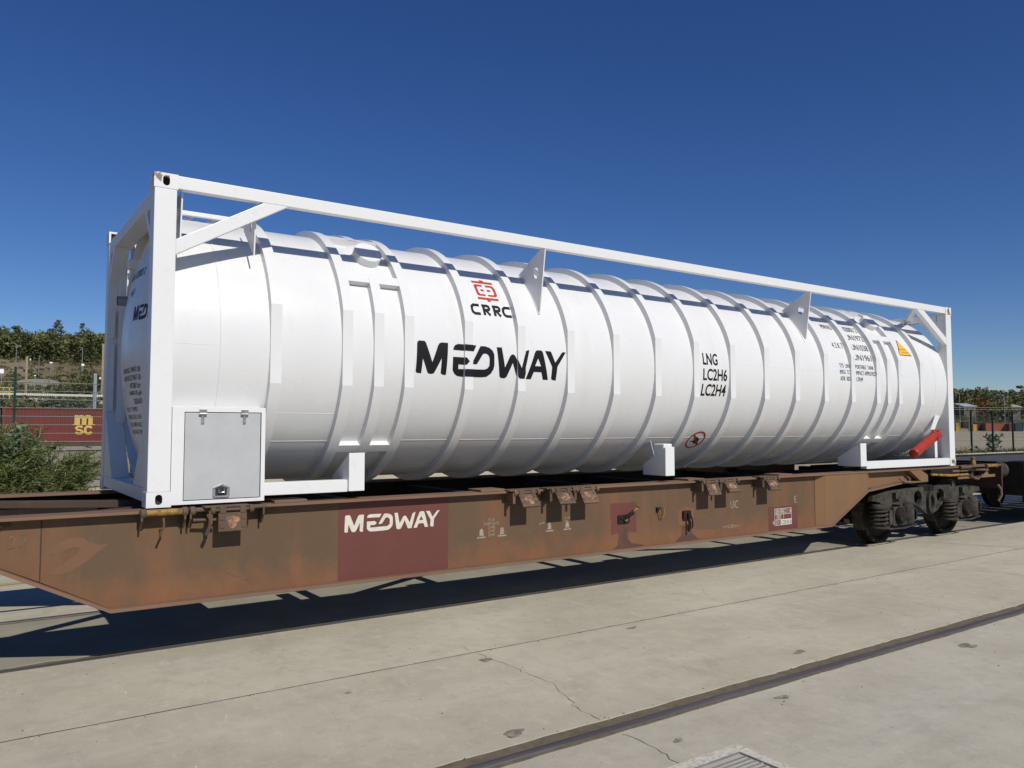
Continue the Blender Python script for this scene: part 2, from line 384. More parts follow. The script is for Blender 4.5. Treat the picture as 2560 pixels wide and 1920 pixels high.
def rail(yc, label):
    prof = [(-.033, -.010), (-.031, -.003), (-.024, .001), (.024, .001), (.031, -.003), (.033, -.010), (.031, -.045), (-.031, -.045)]
    o = G().prism([(yc+a, b) for a, b in prof], 'x', X0, X1).obj('rail', 'rail_steel', smooth=50); return tag(o, label, 'rail', 'rails set into the yard')
rail(.358, 'grooved steel rail running under the near wheels of the brown wagon')
rail(2.10, 'far steel rail under the wagon, seen in the shade behind its side beam')
rail(-2.956, 'worn dark rail crossing the bright foreground concrete by the drain')
rail(-4.696, 'rail nearest the camera, the outer one of the empty foreground track')
# joints, cracks, stains, yellow line
def ground_strip(name, pts, wd, material, z=.0025, jit=.012, seg=.05, parent=pave):
    out = []
    for (a, b) in zip(pts[:-1], pts[1:]):
        L = math.hypot(b[0]-a[0], b[1]-a[1]); k = max(1, int(L/seg))
        for i in range(k): t = i/k; out.append((a[0]+(b[0]-a[0])*t+random.gauss(0, jit), a[1]+(b[1]-a[1])*t+random.gauss(0, jit)))
    out.append(pts[-1]); g = G(); v = []
    for i, p in enumerate(out):
        q = out[min(i+1, len(out)-1)]; o = out[max(i-1, 0)]; d = Vector((q[0]-o[0], q[1]-o[1])).normalized(); ww = wd*random.uniform(.4, 1.3)/2
        v += [(p[0]-d.y*ww, p[1]+d.x*ww, z), (p[0]+d.y*ww, p[1]-d.x*ww, z)]
    return g.add(v, [(2*i, 2*i+1, 2*i+3, 2*i+2) for i in range(len(out)-1)]).obj(name, material, parent, fix=False)
ground_strip('slab_joint', [(-4, -1.170), (26, -1.170)], .011, 'crack_dark', .0015, .0012, .08); ground_strip('slab_joint', [(26, -1.170), (X1, -1.170)], .010, 'crack_dark', .0015, 0, 4)
ground_strip('crack', [(2.20, -.95), (2.18, -1.15)], .003, 'crack_dark')
ground_strip('crack', [(2.19, -1.19), (2.215, -1.465), (2.221, -1.843), (2.231, -2.10), (2.069, -2.596), (2.05, -2.82)], .0035, 'crack_dark')
ground_strip('crack', [(2.0, -3.06), (2.03, -3.265), (1.975, -3.53)], .004, 'crack_dark')
ground_strip('crack', [(11.1, .06), (11.58, -.93), (11.9, -1.15)], .010, 'crack_dark')
ground_strip('crack', [(6.9, -3.05), (6.6, -3.6), (6.75, -4.2)], .006, 'crack_dark')
ground_strip('crack', [(8.8, -1.2), (9.3, -1.9), (9.25, -2.7)], .006, 'crack_dark')
def blob(x, y, rx, ry, material, name='stain', z=.0035):
    ph = [random.uniform(0, 6.28) for _ in range(3)]; pts = []
    for k in range(18):
        t = 6.28319*k/18; r = 1+.22*math.sin(2*t+ph[0])+.15*math.sin(3*t+ph[1])+.1*math.sin(5*t+ph[2]); pts.append((x+rx*r*math.cos(t), y+ry*r*math.sin(t)))
    g = G(); g.add([(a, b, z) for a, b in pts], [tuple(range(18))]); return g.obj(name, material, pave, fix=False)
for x, y, r in ((1.503, -2.70, .075), (2.156, -1.395, .06), (3.729, -1.32, .05), (5.553, -3.284, .09), (4.285, -2.62, .06), (3.283, -3.20, .05), (2.197, -3.314, .035), (1.0, -1.5, .02)):
    blob(x, y, r, r*.55, 'oil_stain')
g = G()
for _ in range(330):
    x = random.uniform(-1.3, 9); y = random.uniform(-4.2, .3) if random.random() < .35 else random.choice((-2.84, -3.03, .30, -1.17, -2.84))+random.gauss(0, .03); r = random.uniform(.002, .006)
    g.lathe([(0, r), (r*.7, r*.8), (r, r*.2)], (x, y, .0005), (random.gauss(0, .2), random.gauss(0, .2), 1), 5)
tag(g.obj('grit', 'dirt_fill'), 'small loose stones and grit scattered over the concrete', 'grit', kind='stuff')
g = G()
for _ in range(150):
    x = random.uniform(-1.3, 9); y = random.uniform(-4.2, .3); r = random.uniform(.002, .006); g.lathe([(0, r), (r, r*.6)], (x, y, .0005), (0, 0, 1), 5)
tag(g.obj('pale_chips', 'terrazzo'), 'tiny pale stone chips lying on the concrete', 'chips', kind='stuff')
ground_strip('painted_line', [(X0, 4.18), (X1, 4.18)], .20, 'paint_yellow_line', .004, 0, 3)
# drain
dr = thing('drain_grate', 'steel drain grating set in a pale speckled concrete frame at the bottom edge', 'drain', (2.2, -3.8, 0))
fx0, fx1, fy0, fy1 = 1.50, 2.42, -4.45, -3.535
for i, (a, b, c_, d_) in enumerate(((fx0, fx1, fy1-.085, fy1), (fx0, fx1, fy0, fy0+.085), (fx1-.075, fx1, fy0+.0852, fy1-.0852), (fx0, fx0+.075, fy0+.0852, fy1-.0852))):
    G().box(a, b, c_, d_, -.05, .006).obj('surround', 'terrazzo', dr, .004)
gx0, gx1, gy0, gy1 = fx0+.078, fx1-.078, fy0+.088, fy1-.088
for a, b, c_, d_ in ((gx0, gx1, gy1-.008, gy1), (gx0, gx1, gy0, gy0+.008), (gx1-.008, gx1, gy0+.0085, gy1-.0085), (gx0, gx0+.008, gy0+.0085, gy1-.0085)):
    G().box(a, b, c_, d_, -.05, .009).obj('grate_frame', 'galvanized', dr)
k = 0
yy = gy1-.05
while yy > gy0+.02:
    G().box(gx0+.0085, gx1-.0085, yy-.004, yy+.004, -.04, .005).obj('grate_bar', 'galvanized', dr); yy -= .034
G().box(gx0+.009, gx1-.009, gy0+.009, gy1-.009, -.046, -.038).obj('sump', 'dirt_fill', dr)

# ------------------------------------------------------------------ tank container
ZC, YC, ZT, RS, RR = 1.15, 1.219, 2.4615, 1.2, 1.2635
tc = thing('tank_container', 'long white ribbed tank container in an open frame on the brown wagon', 'tank container', (6.096, 1.219, ZC))
HT, HK, HC = .335, .10, 2.9
h0 = HT+math.sqrt((HC-HK)**2-(RS-HK)**2); ha = math.atan2(RS-HK, h0-HT)
head = [(HT-HK*math.cos(t), RS-HK+HK*math.sin(t)) for t in np.linspace(math.pi/2, ha, 12)]+[(h0-HC*math.cos(t), max(.001, HC*math.sin(t))) for t in np.linspace(ha, 0, 24)[1:]]
g = G(); g.lathe([(HT+.0, RS), (12.192-HT, RS)], (0, YC, ZT), (1, 0, 0), 160, caps=False); shell = g.obj('tank_shell', 'white_paint', tc, smooth=40)
G().lathe([(x, r) for x, r in head[::-1]], (0, YC, ZT), (1, 0, 0), 128, caps=True).obj('dished_head', 'white_paint', tc, smooth=60)
G().lathe([(12.192-x, r) for x, r in head], (0, YC, ZT), (1, 0, 0), 128, caps=True).obj('dished_head', 'white_paint', tc, smooth=60)
for xa_, xb_ in ((.170, HT), (12.192-HT, 12.022)): G().lathe([(xa_, RS), (xb_, RS), (xb_, RS-.014), (xa_, RS-.014), (xa_, RS)], (0, YC, ZT), (1, 0, 0), 128, caps=False).obj('end_skirt', 'white_paint', tc, smooth=40)
def bead(pts, r=.004): return G().tube(pts, r, 6)
for x in (.53, 11.66): G().lathe([(-.008, RS-.002), (-.004, RS+.004), (.004, RS+.004), (.008, RS-.002)], (x, YC, ZT), (1, 0, 0), 128, caps=False).obj('weld_bead', 'white_paint', shell, smooth=50)
RINGS = [.926, 1.561, 1.863, 2.166, 2.812, 3.441, 4.085, 4.735, 5.381, 6.024, 6.683, 7.346, 7.994, 8.644, 9.297, 9.943, 10.235, 10.547, 11.173]
RW = .095
def ring_loop(Rad, n=144, clamp=True):
    pts = []
    for k in range(n):
        t = 6.28319*k/n; y = YC+Rad*math.cos(t); z = ZT+Rad*math.sin(t)
        if clamp: y = min(max(y, 0.0), 2.438)
        pts.append((y, z))
    if clamp:
        hc = math.sqrt(RR**2-YC**2); a = math.atan2(hc, YC); ex = [(2.438, ZT+hc), (0., ZT+hc), (0., ZT-hc), (2.438, ZT-hc)]
        pts = [p for p in pts if not ((p[0] <= 0 or p[0] >= 2.438) and abs(p[1]-ZT) < hc+1e-4)]+ex
        pts.sort(key=lambda p: math.atan2(p[1]-ZT, p[0]-YC))
    return pts
ro = ring_loop(RR)
def ring_mesh(loop, x0, w_, gap=False):
    g = G(); n_ = len(loop); inner = []
    for y, z in loop:
        a = math.atan2(z-ZT, y-YC); inner.append((YC+(RS-.004)*math.cos(a), ZT+(RS-.004)*math.sin(a)))
    v = [(x0, *p) for p in inner]+[(x0, *p) for p in loop]+[(x0+w_, *p) for p in loop]+[(x0+w_, *p) for p in inner]; f = []
    for r_ in range(3):
        for i in range(n_):
            j = (i+1) % n_
            if gap and loop[i][0] < YC and 3.12 < (loop[i][1]+loop[j][1])/2 < 3.59: continue
            f.append((r_*n_+i, r_*n_+j, (r_+1)*n_+j, (r_+1)*n_+i))
    return g.add(v, f)
r0 = ring_mesh(ro, RINGS[0], RW).obj('stiffening_ring', 'white_paint', tc, smooth=9)
rg0 = ring_mesh(ro, RINGS[2], RW, True).obj('stiffening_ring', 'white_paint', tc, smooth=9)
c_ = rg0.copy(); COL.objects.link(c_); c_.location.x += RINGS[16]-RINGS[2]
for x in [v for k, v in enumerate(RINGS) if k not in (0, 2, 16)]:
    c_ = r0.copy(); COL.objects.link(c_); c_.location.x += x-RINGS[0]
def arcbar(name, x0, x1, z0, z1, near=True, Ro=RR-.004):
    a0 = math.asin((z0-ZT)/Ro); a1 = math.asin((z1-ZT)/Ro); g = G(); v = []; K = 5
    for k in range(K+1):
        a = a0+(a1-a0)*k/K; s_ = -1 if near else 1
        for Rq in (RS-.004, Ro):
            for x in (x0, x1): v.append((x, YC+s_*Rq*math.cos(a), ZT+Rq*math.sin(a)))
    f = []
    for k in range(K): b = 4*k; f += [(b, b+4, b+5, b+1), (b+2, b+3, b+7, b+6), (b, b+2, b+6, b+4), (b+1, b+5, b+7, b+3)]
    f += [(0, 1, 3, 2), (4*K, 4*K+2, 4*K+3, 4*K+1)]
    return g.add(v, f).obj(name, 'white_paint', tc, smooth=25)
for xa, xb, xc in ((1.561, 1.863, 2.166), (9.943, 10.235, 10.547)):
    for p, q in ((xa+RW, xb), (xb+RW, xc)):
        arcbar('ring_tie_bar', p, q, 1.536, 1.597)
        arcbar('ring_tie_bar', p, q, 3.085, 3.165, False)
    arcbar('ring_tie_bar', xa+RW, xc, 3.085, 3.165); arcbar('ring_tie_bar', xa+RW, xc, 3.575, 3.62)
    for p, q in ((xa+RW+.01, xb-.01), (xb+RW+.01, xc-.01)):   # sloping gussets on the lower tie bar
        y1 = YC-math.sqrt(RR**2-(1.597-ZT)**2)+.004; y0 = YC-math.sqrt(RS**2-(1.642-ZT)**2)
        g = G(); g.add([(p, y1, 1.598), (q, y1, 1.598), (q-.03, y0+.012, 1.642), (p+.03, y0+.012, 1.642), (p, y1+.06, 1.59), (q, y1+.06, 1.59)], [(0, 1, 2, 3), (0, 3, 4), (1, 5, 2), (3, 2, 5, 4), (0, 4, 5, 1)]); g.obj('gusset', 'white_paint', tc)
def nozzle(x, ang, r):
    nr0 = Vector((0, -math.cos(ang), math.sin(ang))); c_ = Vector((x, YC, ZT))+nr0*(RS-.012); nrm = Vector((0, -math.cos(ang-R(9)), math.sin(ang-R(9))))
    p = sub('inspection_nozzle', tc)
    G().lathe([(-.03, r*1.62), (.006, r*1.62), (.010, r*1.55)], c_, nrm, 40).obj('pad', 'white_paint', p, smooth=40)
    G().lathe([(.0, r*1.12), (.016, r*1.1), (.018, r), (.10, r), (.104, r*.98)], c_, nrm, 40).obj('cap', 'white_paint', p, smooth=40)
nozzle(1.957, math.asin(.885/1.2*1.0) if False else R(49), .135)
nozzle(10.42, R(49), .135)
# longitudinal ledge welds
for zz, x0, x1 in ((1.643, 1.03, 11.17), (2.42, .18, .52), (2.555, 7.0, 11.6), (1.884, .96, 1.55)):
    yq = YC-math.sqrt(RS**2-(zz-ZT)**2); G().beam((x0, yq+.003, zz), (x1, yq+.003, zz), .008, .004).obj('seam', 'white_paint', shell)
# frame: posts, castings, rails
PW = .165
ys_side = ((0.0, 1), (2.438, -1))
def casting(x0, z0, y0, sgn):
    """corner casting 178 x 162 x 118 with oval holes in its side and end faces"""
    p = sub('corner_casting', tc); xa, xb = (x0, x0+.178) if x0 < 6 else (x0-.178, x0); ya, yb = (y0, y0+.162) if sgn > 0 else (y0-.162, y0)
    zc_ = z0+.059; g = G(); xm = (xa+xb)/2
    hole = [(xm+.026*math.cos(t), zc_+math.copysign(.014, math.sin(t))+.026*math.sin(t)) for t in np.linspace(.01, 6.27, 18)]
    t_ = .02
    yf, yk = (ya, ya+t_) if sgn > 0 else (yb-t_, yb)
    g.prism([[(xa, z0), (xb, z0), (xb, z0+.118), (xa, z0+.118)], hole], 'y', yf, yk)
    if sgn > 0: g.box(xa, xb, ya+t_, yb, z0+.1, z0+.118).box(xa, xb, ya+t_, yb, z0, z0+.018).box(xb-.018, xb, ya+t_, yb, z0+.018, z0+.1)
    else: g.box(xa, xb, ya, yb-t_, z0+.1, z0+.118).box(xa, xb, ya, yb-t_, z0, z0+.018).box(xb-.018, xb, ya, yb-t_, z0+.018, z0+.1)
    ym = (ya+yb)/2; hole2 = [(ym+.022*math.cos(t), zc_+math.copysign(.014, math.sin(t))+.022*math.sin(t)) for t in np.linspace(.01, 6.27, 18)]
    yA, yB = (ya+t_, yb) if sgn > 0 else (ya, yb-t_)
    g.prism([[(yA, z0+.018), (yB, z0+.018), (yB, z0+.1), (yA, z0+.1)], hole2], 'x', xa, xa+.018)
    g.obj('block', 'casting_paint', p); G().box(xa+.03, xb-.03, (ya+.06 if sgn > 0 else ya+.025), (yb-.025 if sgn > 0 else yb-.06), z0+.02, z0+.098).obj('inside', 'recess_dark', p)
    return p
for x0 in (0.0, 12.192):
    for y0, sg in ys_side:
        for z0 in (ZC, ZC+2.591-.118): casting(x0, z0, y0-.003*sg, sg)
for xa, xb in ((.006, .17), (12.192-.17, 12.186)):
    for y0, sg in ys_side:
        ya, yb = (y0, y0+.15) if sg > 0 else (y0-.15, y0)
        G().box(xa, xb, ya, yb, ZC+.118, ZC+2.591-.118).obj('corner_post', 'white_frame', tc, .006)
for y0, sg in ys_side:
    ya, yb = (y0, y0+.075) if sg > 0 else (y0-.075, y0)
    G().box(.178, 12.014, ya, yb, 3.632, 3.736).obj('top_rail', 'white_frame', tc, .006)
    # plan-view wing on the rail ends and the sloping side braces
    for s_, xe in ((1, 0.0), (-1, 12.192)):
        def X(v): return xe+s_*v
        G().prism([(X(.17), 3.112), (X(1.059), 3.6318), (X(.853), 3.6318), (X(.17), 3.232)], 'y', ya+.002, yb-.002).obj('side_brace', 'white_frame', tc, .004)
        # sloping brace from top rail in over the tank shoulder
        if s_ < 0 or sg < 0: G().beam((X(.95), (y0+.075*sg), 3.665), (X(.19), y0+.62*sg, 3.60), .07, .06).obj('roof_brace', 'white_frame', tc, .004)
        # holed shackle plates
        for xx, yy_, zz in ((.215, .16, 3.62), (.80, .17, 3.60))[:2 if s_ > 0 else 0]:
            g = G(); yA = y0+sg*.06; yB = y0+sg*.40
            lp = [(yA, 3.62), (y0+sg*.10, 3.20), (yB-.0*sg, 3.47), (y0+sg*.30, 3.62)]
            hl = [(y0+sg*.19+.03*math.cos(t), 3.47+.055*math.sin(t)) for t in np.linspace(0, 6.28, 16, endpoint=False)]
            g.prism([lp, hl], 'x', X(xx), X(xx+.012)).obj('holed_bracket', 'white_frame', tc)
    # bottom rails and saddle legs
    yi0, yi1 = (y0+.002, y0+.10) if sg > 0 else (y0-.10, y0-.002)
    G().box(.178, 1.632, min(y0+.03*sg, y0+.14*sg), max(y0+.03*sg, y0+.14*sg), 1.20, 1.305).obj('bottom_rail', 'white_frame', tc, .005)
    G().box(9.628, 12.014, yi0, yi1, 1.166, 1.275).obj('bottom_rail', 'white_frame', tc, .005)
    for xl in (1.632, 5.525, 9.478):
        P_ = lambda L_: [(y0+sg*a_, z_) for a_, z_ in L_]
        G().prism(P_([(0, 1.205), (.37, 1.205), (.37, 1.325), (.0, 1.54)]), 'x', xl, xl+.147).obj('saddle_leg', 'white_frame', tc, .004)
        if 5 < xl < 6: G().prism(P_([(.30, 1.363), (.36, 1.329), (.44, 1.55), (.38, 1.605)]), 'x', xl+.137, xl+.143).obj('saddle_web', 'white_paint', tc)
        if 5 < xl < 6: G().box(xl+.004, xl+.143, *sorted((y0+sg*.03, y0+sg*.20)), 1.45, 1.575).obj('saddle_pad', 'white_frame', tc, .015)
    for xs_ in (3.79, 8.38):   # triangular lifting brackets under the top rail
        lp = [(y0+sg*.005, 3.631), (y0+sg*.10, 2.98), (y0+sg*.16, 3.05), (y0+sg*.48, 3.43), (y0+sg*.10, 3.631)]
        hl = [(y0+sg*.17+.05*math.cos(t), 3.40+.062*math.sin(t)) for t in np.linspace(0, 6.28, 24, endpoint=False)]
        G().prism([lp, hl], 'x', xs_, xs_+.014).obj('holed_bracket', 'white_frame', tc)
        a_ = math.asin((3.05-ZT)/RS)
        G().tube([(xs_+.007, YC-sg*(RS+.002)*math.cos(t), ZT+(RS+.002)*math.sin(t)) for t in np.linspace(a_-.09, a_+.30, 10)], .016, 6).obj('bracket_pad', 'white_paint', tc, smooth=40)
for xa, xb, s_ in ((.010, .168, 1), (12.024, 12.182, -1)):   # end frames
    G().box(xa, xb, .162, 2.276, 3.53, 3.635).obj('end_header', 'white_frame', tc, .006)
    G().box(xa, xb, .162, 2.276, 1.185, 1.29).obj('end_sill', 'white_frame', tc, .006)
    for y0, sg in ys_side:
        Y = lambda v: y0+sg*v
        G().prism([[(Y(.151), 3.529), (Y(.46), 3.529), (Y(.151), 3.19)], [(Y(.20), 3.50), (Y(.20), 3.34), (Y(.345), 3.50)]], 'x', xa+.003, xb-.02).obj('corner_gusset', 'white_frame', tc, .003)
        G().prism([(Y(.151), 1.291), (Y(.66), 1.291), (Y(.151), 1.93)], 'x', xa+.003, xb-.003).obj('corner_gusset', 'white_frame', tc, .003)
# fittings in the left end: vertical bars on the far post, strut to the head, open pipe
G().box(.04, .075, 2.245, 2.285, 2.66, 2.93).obj('post_bar', 'white_frame', tc, .003); G().box(.04, .075, 2.245, 2.285, 1.93, 2.60).obj('post_bar', 'white_frame', tc, .003)
G().box(.10, .18, 2.20, 2.286, 1.4, 3.4).obj('post_bar', 'white_frame', tc, .003)
G().beam((.08, 1.62, 3.30), (.36, 1.62, 3.30), .09, .09).obj('head_strut', 'white_frame', tc, .004)
g = G(); g.lathe([(0, .046), (.25, .046), (.25, .038), (.02, .036)], (.02, 1.78, 2.97), (1, 0, .05), 20, caps=False); g.obj('vent_pipe', 'galvanized', tc, smooth=40)
G().lathe([(0, .04), (.01, .04)], (.06, 1.78, 2.972), (1, 0, .05), 16).obj('pipe_bore', 'recess_dark', tc)
# roof walkway seen over the left brace
for yq in (1.55, 1.05): G().beam((.25, yq, 3.72), (.90, yq, 3.72), .05, .04).obj('walkway_rail', 'white_frame', tc, .003)
for xq in (.32, .52, .72): G().beam((xq, 1.08, 3.715), (xq, 1.52, 3.715), .04, .03).obj('walkway_rung', 'white_frame', tc)
# cabinet on the left end
cab = sub('equipment_cabinet', tc)
g = G(); outer = [(.172, 1.163), (.893, 1.163), (.893, 1.922), (.172, 1.922)]; inner = [(.262, 1.190), (.860, 1.190), (.860, 1.882), (.262, 1.882)]
g.prism([outer, inner], 'y', -.004, .03); g.box(.172, .19, .03, .40, 1.163, 1.922).box(.875, .893, .03, .40, 1.163, 1.922).box(.19, .875, .03, .40, 1.904, 1.922).box(.19, .875, .03, .40, 1.163, 1.181)
g.obj('cabinet_body', 'white_frame', cab, .002)
door = G().box(.268, .855, .004, .02, 1.196, 1.876).obj('cabinet_door', 'door_steel', cab, .003)
G().box(.19, .875, .022, .10, 1.181, 1.904).obj('cabinet_inside', 'recess_dark', cab)
for xh in (.398, .722):
    h = G(); h.box(xh-.028, xh+.028, -.016, -.0045, 1.868, 1.902).tube([(xh-.03, -.016, 1.868), (xh+.03, -.016, 1.868)], .007, 8).box(xh-.012, xh+.012, -.004, .0035, 1.79, 1.868)
    for dz in (1.80, 1.84): h.lathe([(0, .006), (.004, .004)], (xh, -.0042, dz), (0, -1, 0), 8)
    h.obj('hinge', 'chrome', cab, smooth=40)
lt = [(.494, 1.205), (.606, 1.205), (.615, 1.215), (.615, 1.285), (.55, 1.315), (.485, 1.285), (.485, 1.215)]
G().prism([lt, [(.50, 1.215), (.60, 1.215), (.60, 1.28), (.55, 1.30), (.50, 1.28)]], 'y', -.006, .0035).obj('paddle_latch', 'chrome', cab, .002)
g = G(); g.prism([(.505, 1.222), (.595, 1.222), (.595, 1.275), (.55, 1.292), (.505, 1.275)], 'y', -.002, .003); g.obj('latch_dish', 'recess_dark', cab)
G().tube([(.53, -.008, 1.275), (.53, -.014, 1.245), (.57, -.014, 1.245), (.57, -.008, 1.275)], .006, 8).obj('latch_handle', 'chrome', cab, smooth=40)
# red holder tube at the right end, with the small plate above it
rt_ = sub('red_holder_tube', tc)
a, b = Vector((11.03, .07, 1.355)), Vector((11.80, .085, 1.665)); d = (b-a); L = d.length
G().lathe([(0, .03), (.004, .072), (.03, .078), (.032, .074), (L-.12, .074), (L-.115, .079), (L-.02, .079), (L-.012, .060)], a, d, 24).obj('tube', 'red_tube', rt_, smooth=40)
G().beam(a+d*.80+Vector((0, -.078, -.01)), a+d*.97+Vector((0, -.078, -.01)), .01, .05).obj('slot', 'decal_dark_red', rt_)
G().beam(a+d*.9+Vector((0, 0, .08)), a+d*1.06+Vector((0, 0, .05)), .12, .012).obj('lid', 'red_tube', rt_, .003)
G().prism([(11.64, 1.735), (11.76, 1.735), (11.925, 1.955), (11.90, 1.965), (11.80, 1.965)], 'y', .10, .115).obj('mount_plate', 'white_frame', rt_, .003)
G().box(11.86, 11.94, .16, .30, 1.276, 1.62).obj('tube_stand', 'white_frame', rt_, .003)

# --- writing on the tank
RINGSPAN = [(x, x+RW) for x in RINGS]
def tank_surf(off):
    def f(a, b, ca):
        on = any(p < ca < q for p, q in RINGSPAN); Rad = RR if on else RS; dz = b-ZT
        y = YC-math.sqrt(max(.01, (Rad+off)**2-dz*dz))
        if on and y < -off: y = -off
        return (a, y, b)
    return f
CUTX = [v for p in RINGSPAN for v in p]; CUTZ = list(np.arange(1.3, 3.6, .03))+[ZT+math.sqrt(RR**2-YC**2), ZT-math.sqrt(RR**2-YC**2)]
LOGO = {'M': [(0.005, 0.922), (0.008, 0.966), (0.017, 1.0), (0.05, 0.997), (0.057, 0.953), (0.096, 0.385), (0.13, 0.888), (0.14, 0.963), (0.154, 0.988), (0.192, 0.984), (0.183, 0.031), (0.161, 0.037), (0.15, 0.084), (0.153, 0.522), (0.112, 0.09), (0.103, 0.053), (0.09, 0.043), (0.076, 0.056), (0.069, 0.096), (0.039, 0.488), (0.033, 0.05), (0.012, 0.056), (0.003, 0.075), (0.0, 0.112)],
 'E': [(0.224, 0.789), (0.227, 0.876), (0.237, 0.941), (0.255, 0.978), (0.372, 0.969), (0.353, 0.776)],
 'D': [(0.222, 0.581), (0.303, 0.578), (0.322, 0.469), (0.302, 0.357), (0.257, 0.366), (0.257, 0.224), (0.425, 0.245), (0.444, 0.283), (0.457, 0.373), (0.458, 0.59), (0.452, 0.677), (0.442, 0.724), (0.426, 0.742), (0.412, 0.708), (0.375, 0.398), (0.34, 0.394), (0.393, 0.913), (0.399, 0.957), (0.428, 0.963), (0.457, 0.922), (0.478, 0.842), (0.489, 0.72), (0.49, 0.379), (0.484, 0.255), (0.469, 0.13), (0.442, 0.031), (0.412, 0.009), (0.281, 0.0), (0.253, 0.016), (0.234, 0.081), (0.222, 0.193)],
 'W': [(0.506, 0.96), (0.54, 0.963), (0.562, 0.342), (0.594, 0.686), (0.603, 0.745), (0.615, 0.77), (0.627, 0.748), (0.634, 0.699), (0.67, 0.345), (0.693, 0.78), (0.703, 0.879), (0.716, 0.922), (0.732, 0.944), (0.689, 0.012), (0.658, 0.012), (0.649, 0.037), (0.643, 0.099), (0.615, 0.5), (0.578, 0.068), (0.569, 0.022), (0.557, 0.009), (0.544, 0.012), (0.533, 0.034), (0.528, 0.081)],
 'A': [(0.711, 0.016), (0.772, 0.876), (0.779, 0.929), (0.789, 0.953), (0.794, .953), (.794, .693), (.772, .441), (.794, .441), (.794, .252), (.765, .252), (.747, .016)],
 'A2': [(.794, .953), (0.817, 0.953), (0.825, 0.929), (0.83, 0.876), (0.871, 0.016), (0.834, 0.016), (0.82, 0.252), (.794, .252), (.794, .441), (.816, .438), (.794, .693)],
 'Y': [(0.846, 0.947), (0.884, 0.947), (0.891, 0.916), (0.919, 0.587), (0.967, 0.907), (0.975, 0.944), (1.0, 0.95), (0.936, 0.46), (0.929, 0.009), (0.907, 0.019), (0.898, 0.037), (0.894, 0.078), (0.897, 0.441)]}
def logo(x0, x1, z0, z1): return polys_tris([[(x0+(x1-x0)*a, z0+(z1-z0)*b) for a, b in p] for p in LOGO.values()])
TS = tank_surf(.003)
def tank_print(name, tris, material='decal_black', surf=TS): return decal(name, tris, surf, material, tc, CUTX, CUTZ)
tank_print('lettering', logo(2.295, 4.075, 2.253, 2.575))
EMB = [[(3.08, 3.269), (3.183, 3.269), (3.183, 3.285), (3.229, 3.285), (3.229, 3.269), (3.332, 3.269), (3.332, 3.246), (3.08, 3.246)],
 [(3.075, 3.081), (3.325, 3.081), (3.325, 3.057), (3.221, 3.057), (3.221, 3.039), (3.182, 3.039), (3.182, 3.057), (3.075, 3.057)],
 [(3.083, 3.210), (3.092, 3.224), (3.111, 3.229), (3.184, 3.228), (3.184, 3.208), (3.127, 3.207), (3.112, 3.193), (3.112, 3.133), (3.127, 3.119), (3.184, 3.119), (3.184, 3.100), (3.103, 3.1), (3.088, 3.106), (3.082, 3.12)],
 [(3.145, 3.175), (3.184, 3.175), (3.184, 3.154), (3.145, 3.154)],
 [(3.225, 3.228), (3.302, 3.228), (3.32, 3.22), (3.329, 3.203), (3.329, 3.12), (3.318, 3.106), (3.3, 3.1), (3.214, 3.1), (3.214, 3.119), (3.285, 3.119), (3.299, 3.133), (3.299, 3.196), (3.287, 3.207), (3.225, 3.207)],
 [(3.222, 3.175), (3.262, 3.175), (3.262, 3.154), (3.222, 3.154)]]
tank_print('emblem', polys_tris(EMB), 'decal_red')
sw = .028
def crrc_c(x): return stroke([(x+.095, 2.987), (x+.03, 2.987), (x+.008, 2.972), (x+.002, 2.95), (x+.002, 2.93), (x+.008, 2.911), (x+.03, 2.896), (x+.095, 2.896)], sw)
def crrc_r(x): return stroke([(x+.018, 2.886), (x+.018, 2.972)], sw), stroke([(x, 2.987), (x+.066, 2.987), (x+.08, 2.98), (x+.084, 2.966), (x+.08, 2.951), (x+.066, 2.943), (x+.035, 2.943), (x+.085, 2.888)], sw)
tank_print('lettering', crrc_c(2.962)+crrc_r(3.088)[1]+crrc_r(3.214)[1]+crrc_c(3.338))
tank_print('lettering', crrc_r(3.088)[0]+crrc_r(3.214)[0], surf=tank_surf(.0036))
T = lambda s, x, z, w_, h_, b=0.0, sh=0: tank_print('lettering', text_tris(s, x, z, w_, h_, b, sh))
T('LNG', 6.205, 2.527, .265, .146, .018); T('LC2H6', 6.205, 2.338, .435, .146, .018); T('LC2H4', 6.19, 2.15, .44, .146, .018, .05)
T('MWAU', 9.02, 3.195, .25, .075, .0); T('02003 2', 9.585, 3.195, .33, .078, .0)
T('UN1972', 9.50, 3.055, .43, .085, .0); T('UN1038', 9.50, 2.90, .415, .09, .0); T('UN1961', 9.47, 2.745, .45, .09, .0)
T('4 2 K 7', 9.02, 2.905, .26, .085, .0)
T('T75  UN', 9.055, 2.618, .235, .06, -.004); T('PORTABLE  TANK', 9.45, 2.618, .47, .06, -.004)
T('IMDG  TC', 9.05, 2.528, .245, .06, -.004); T('IMPACT APPROVED', 9.45, 2.528, .50, .06, -.004)
T('ADR  RID', 9.05, 2.435, .245, .06, -.004); T('CFR49', 9.45, 2.435, .16, .06, -.004)
tri0 = [(10.86, 3.135), (10.715, 2.895), (11.085, 2.895)]
tri0 = [(10.90, 3.145), (10.745, 2.890), (11.11, 2.890)]
tank_print('warning_sticker', polys_tris([tri0]), 'decal_black')
cx_, cz_ = sum(p[0] for p in tri0)/3, sum(p[1] for p in tri0)/3
tank_print('warning_sticker', polys_tris([[(cx_+(a-cx_)*.88, cz_+(b-cz_)*.88) for a, b in tri0]]), 'decal_yellow', tank_surf(.0045))
tank_print('warning_sticker', text_tris('SUPPORT', 10.82, 2.975, .19, .028, 0)+text_tris('THIS WAY', 10.84, 2.925, .2, .028, 0), 'decal_red', tank_surf(.0055))
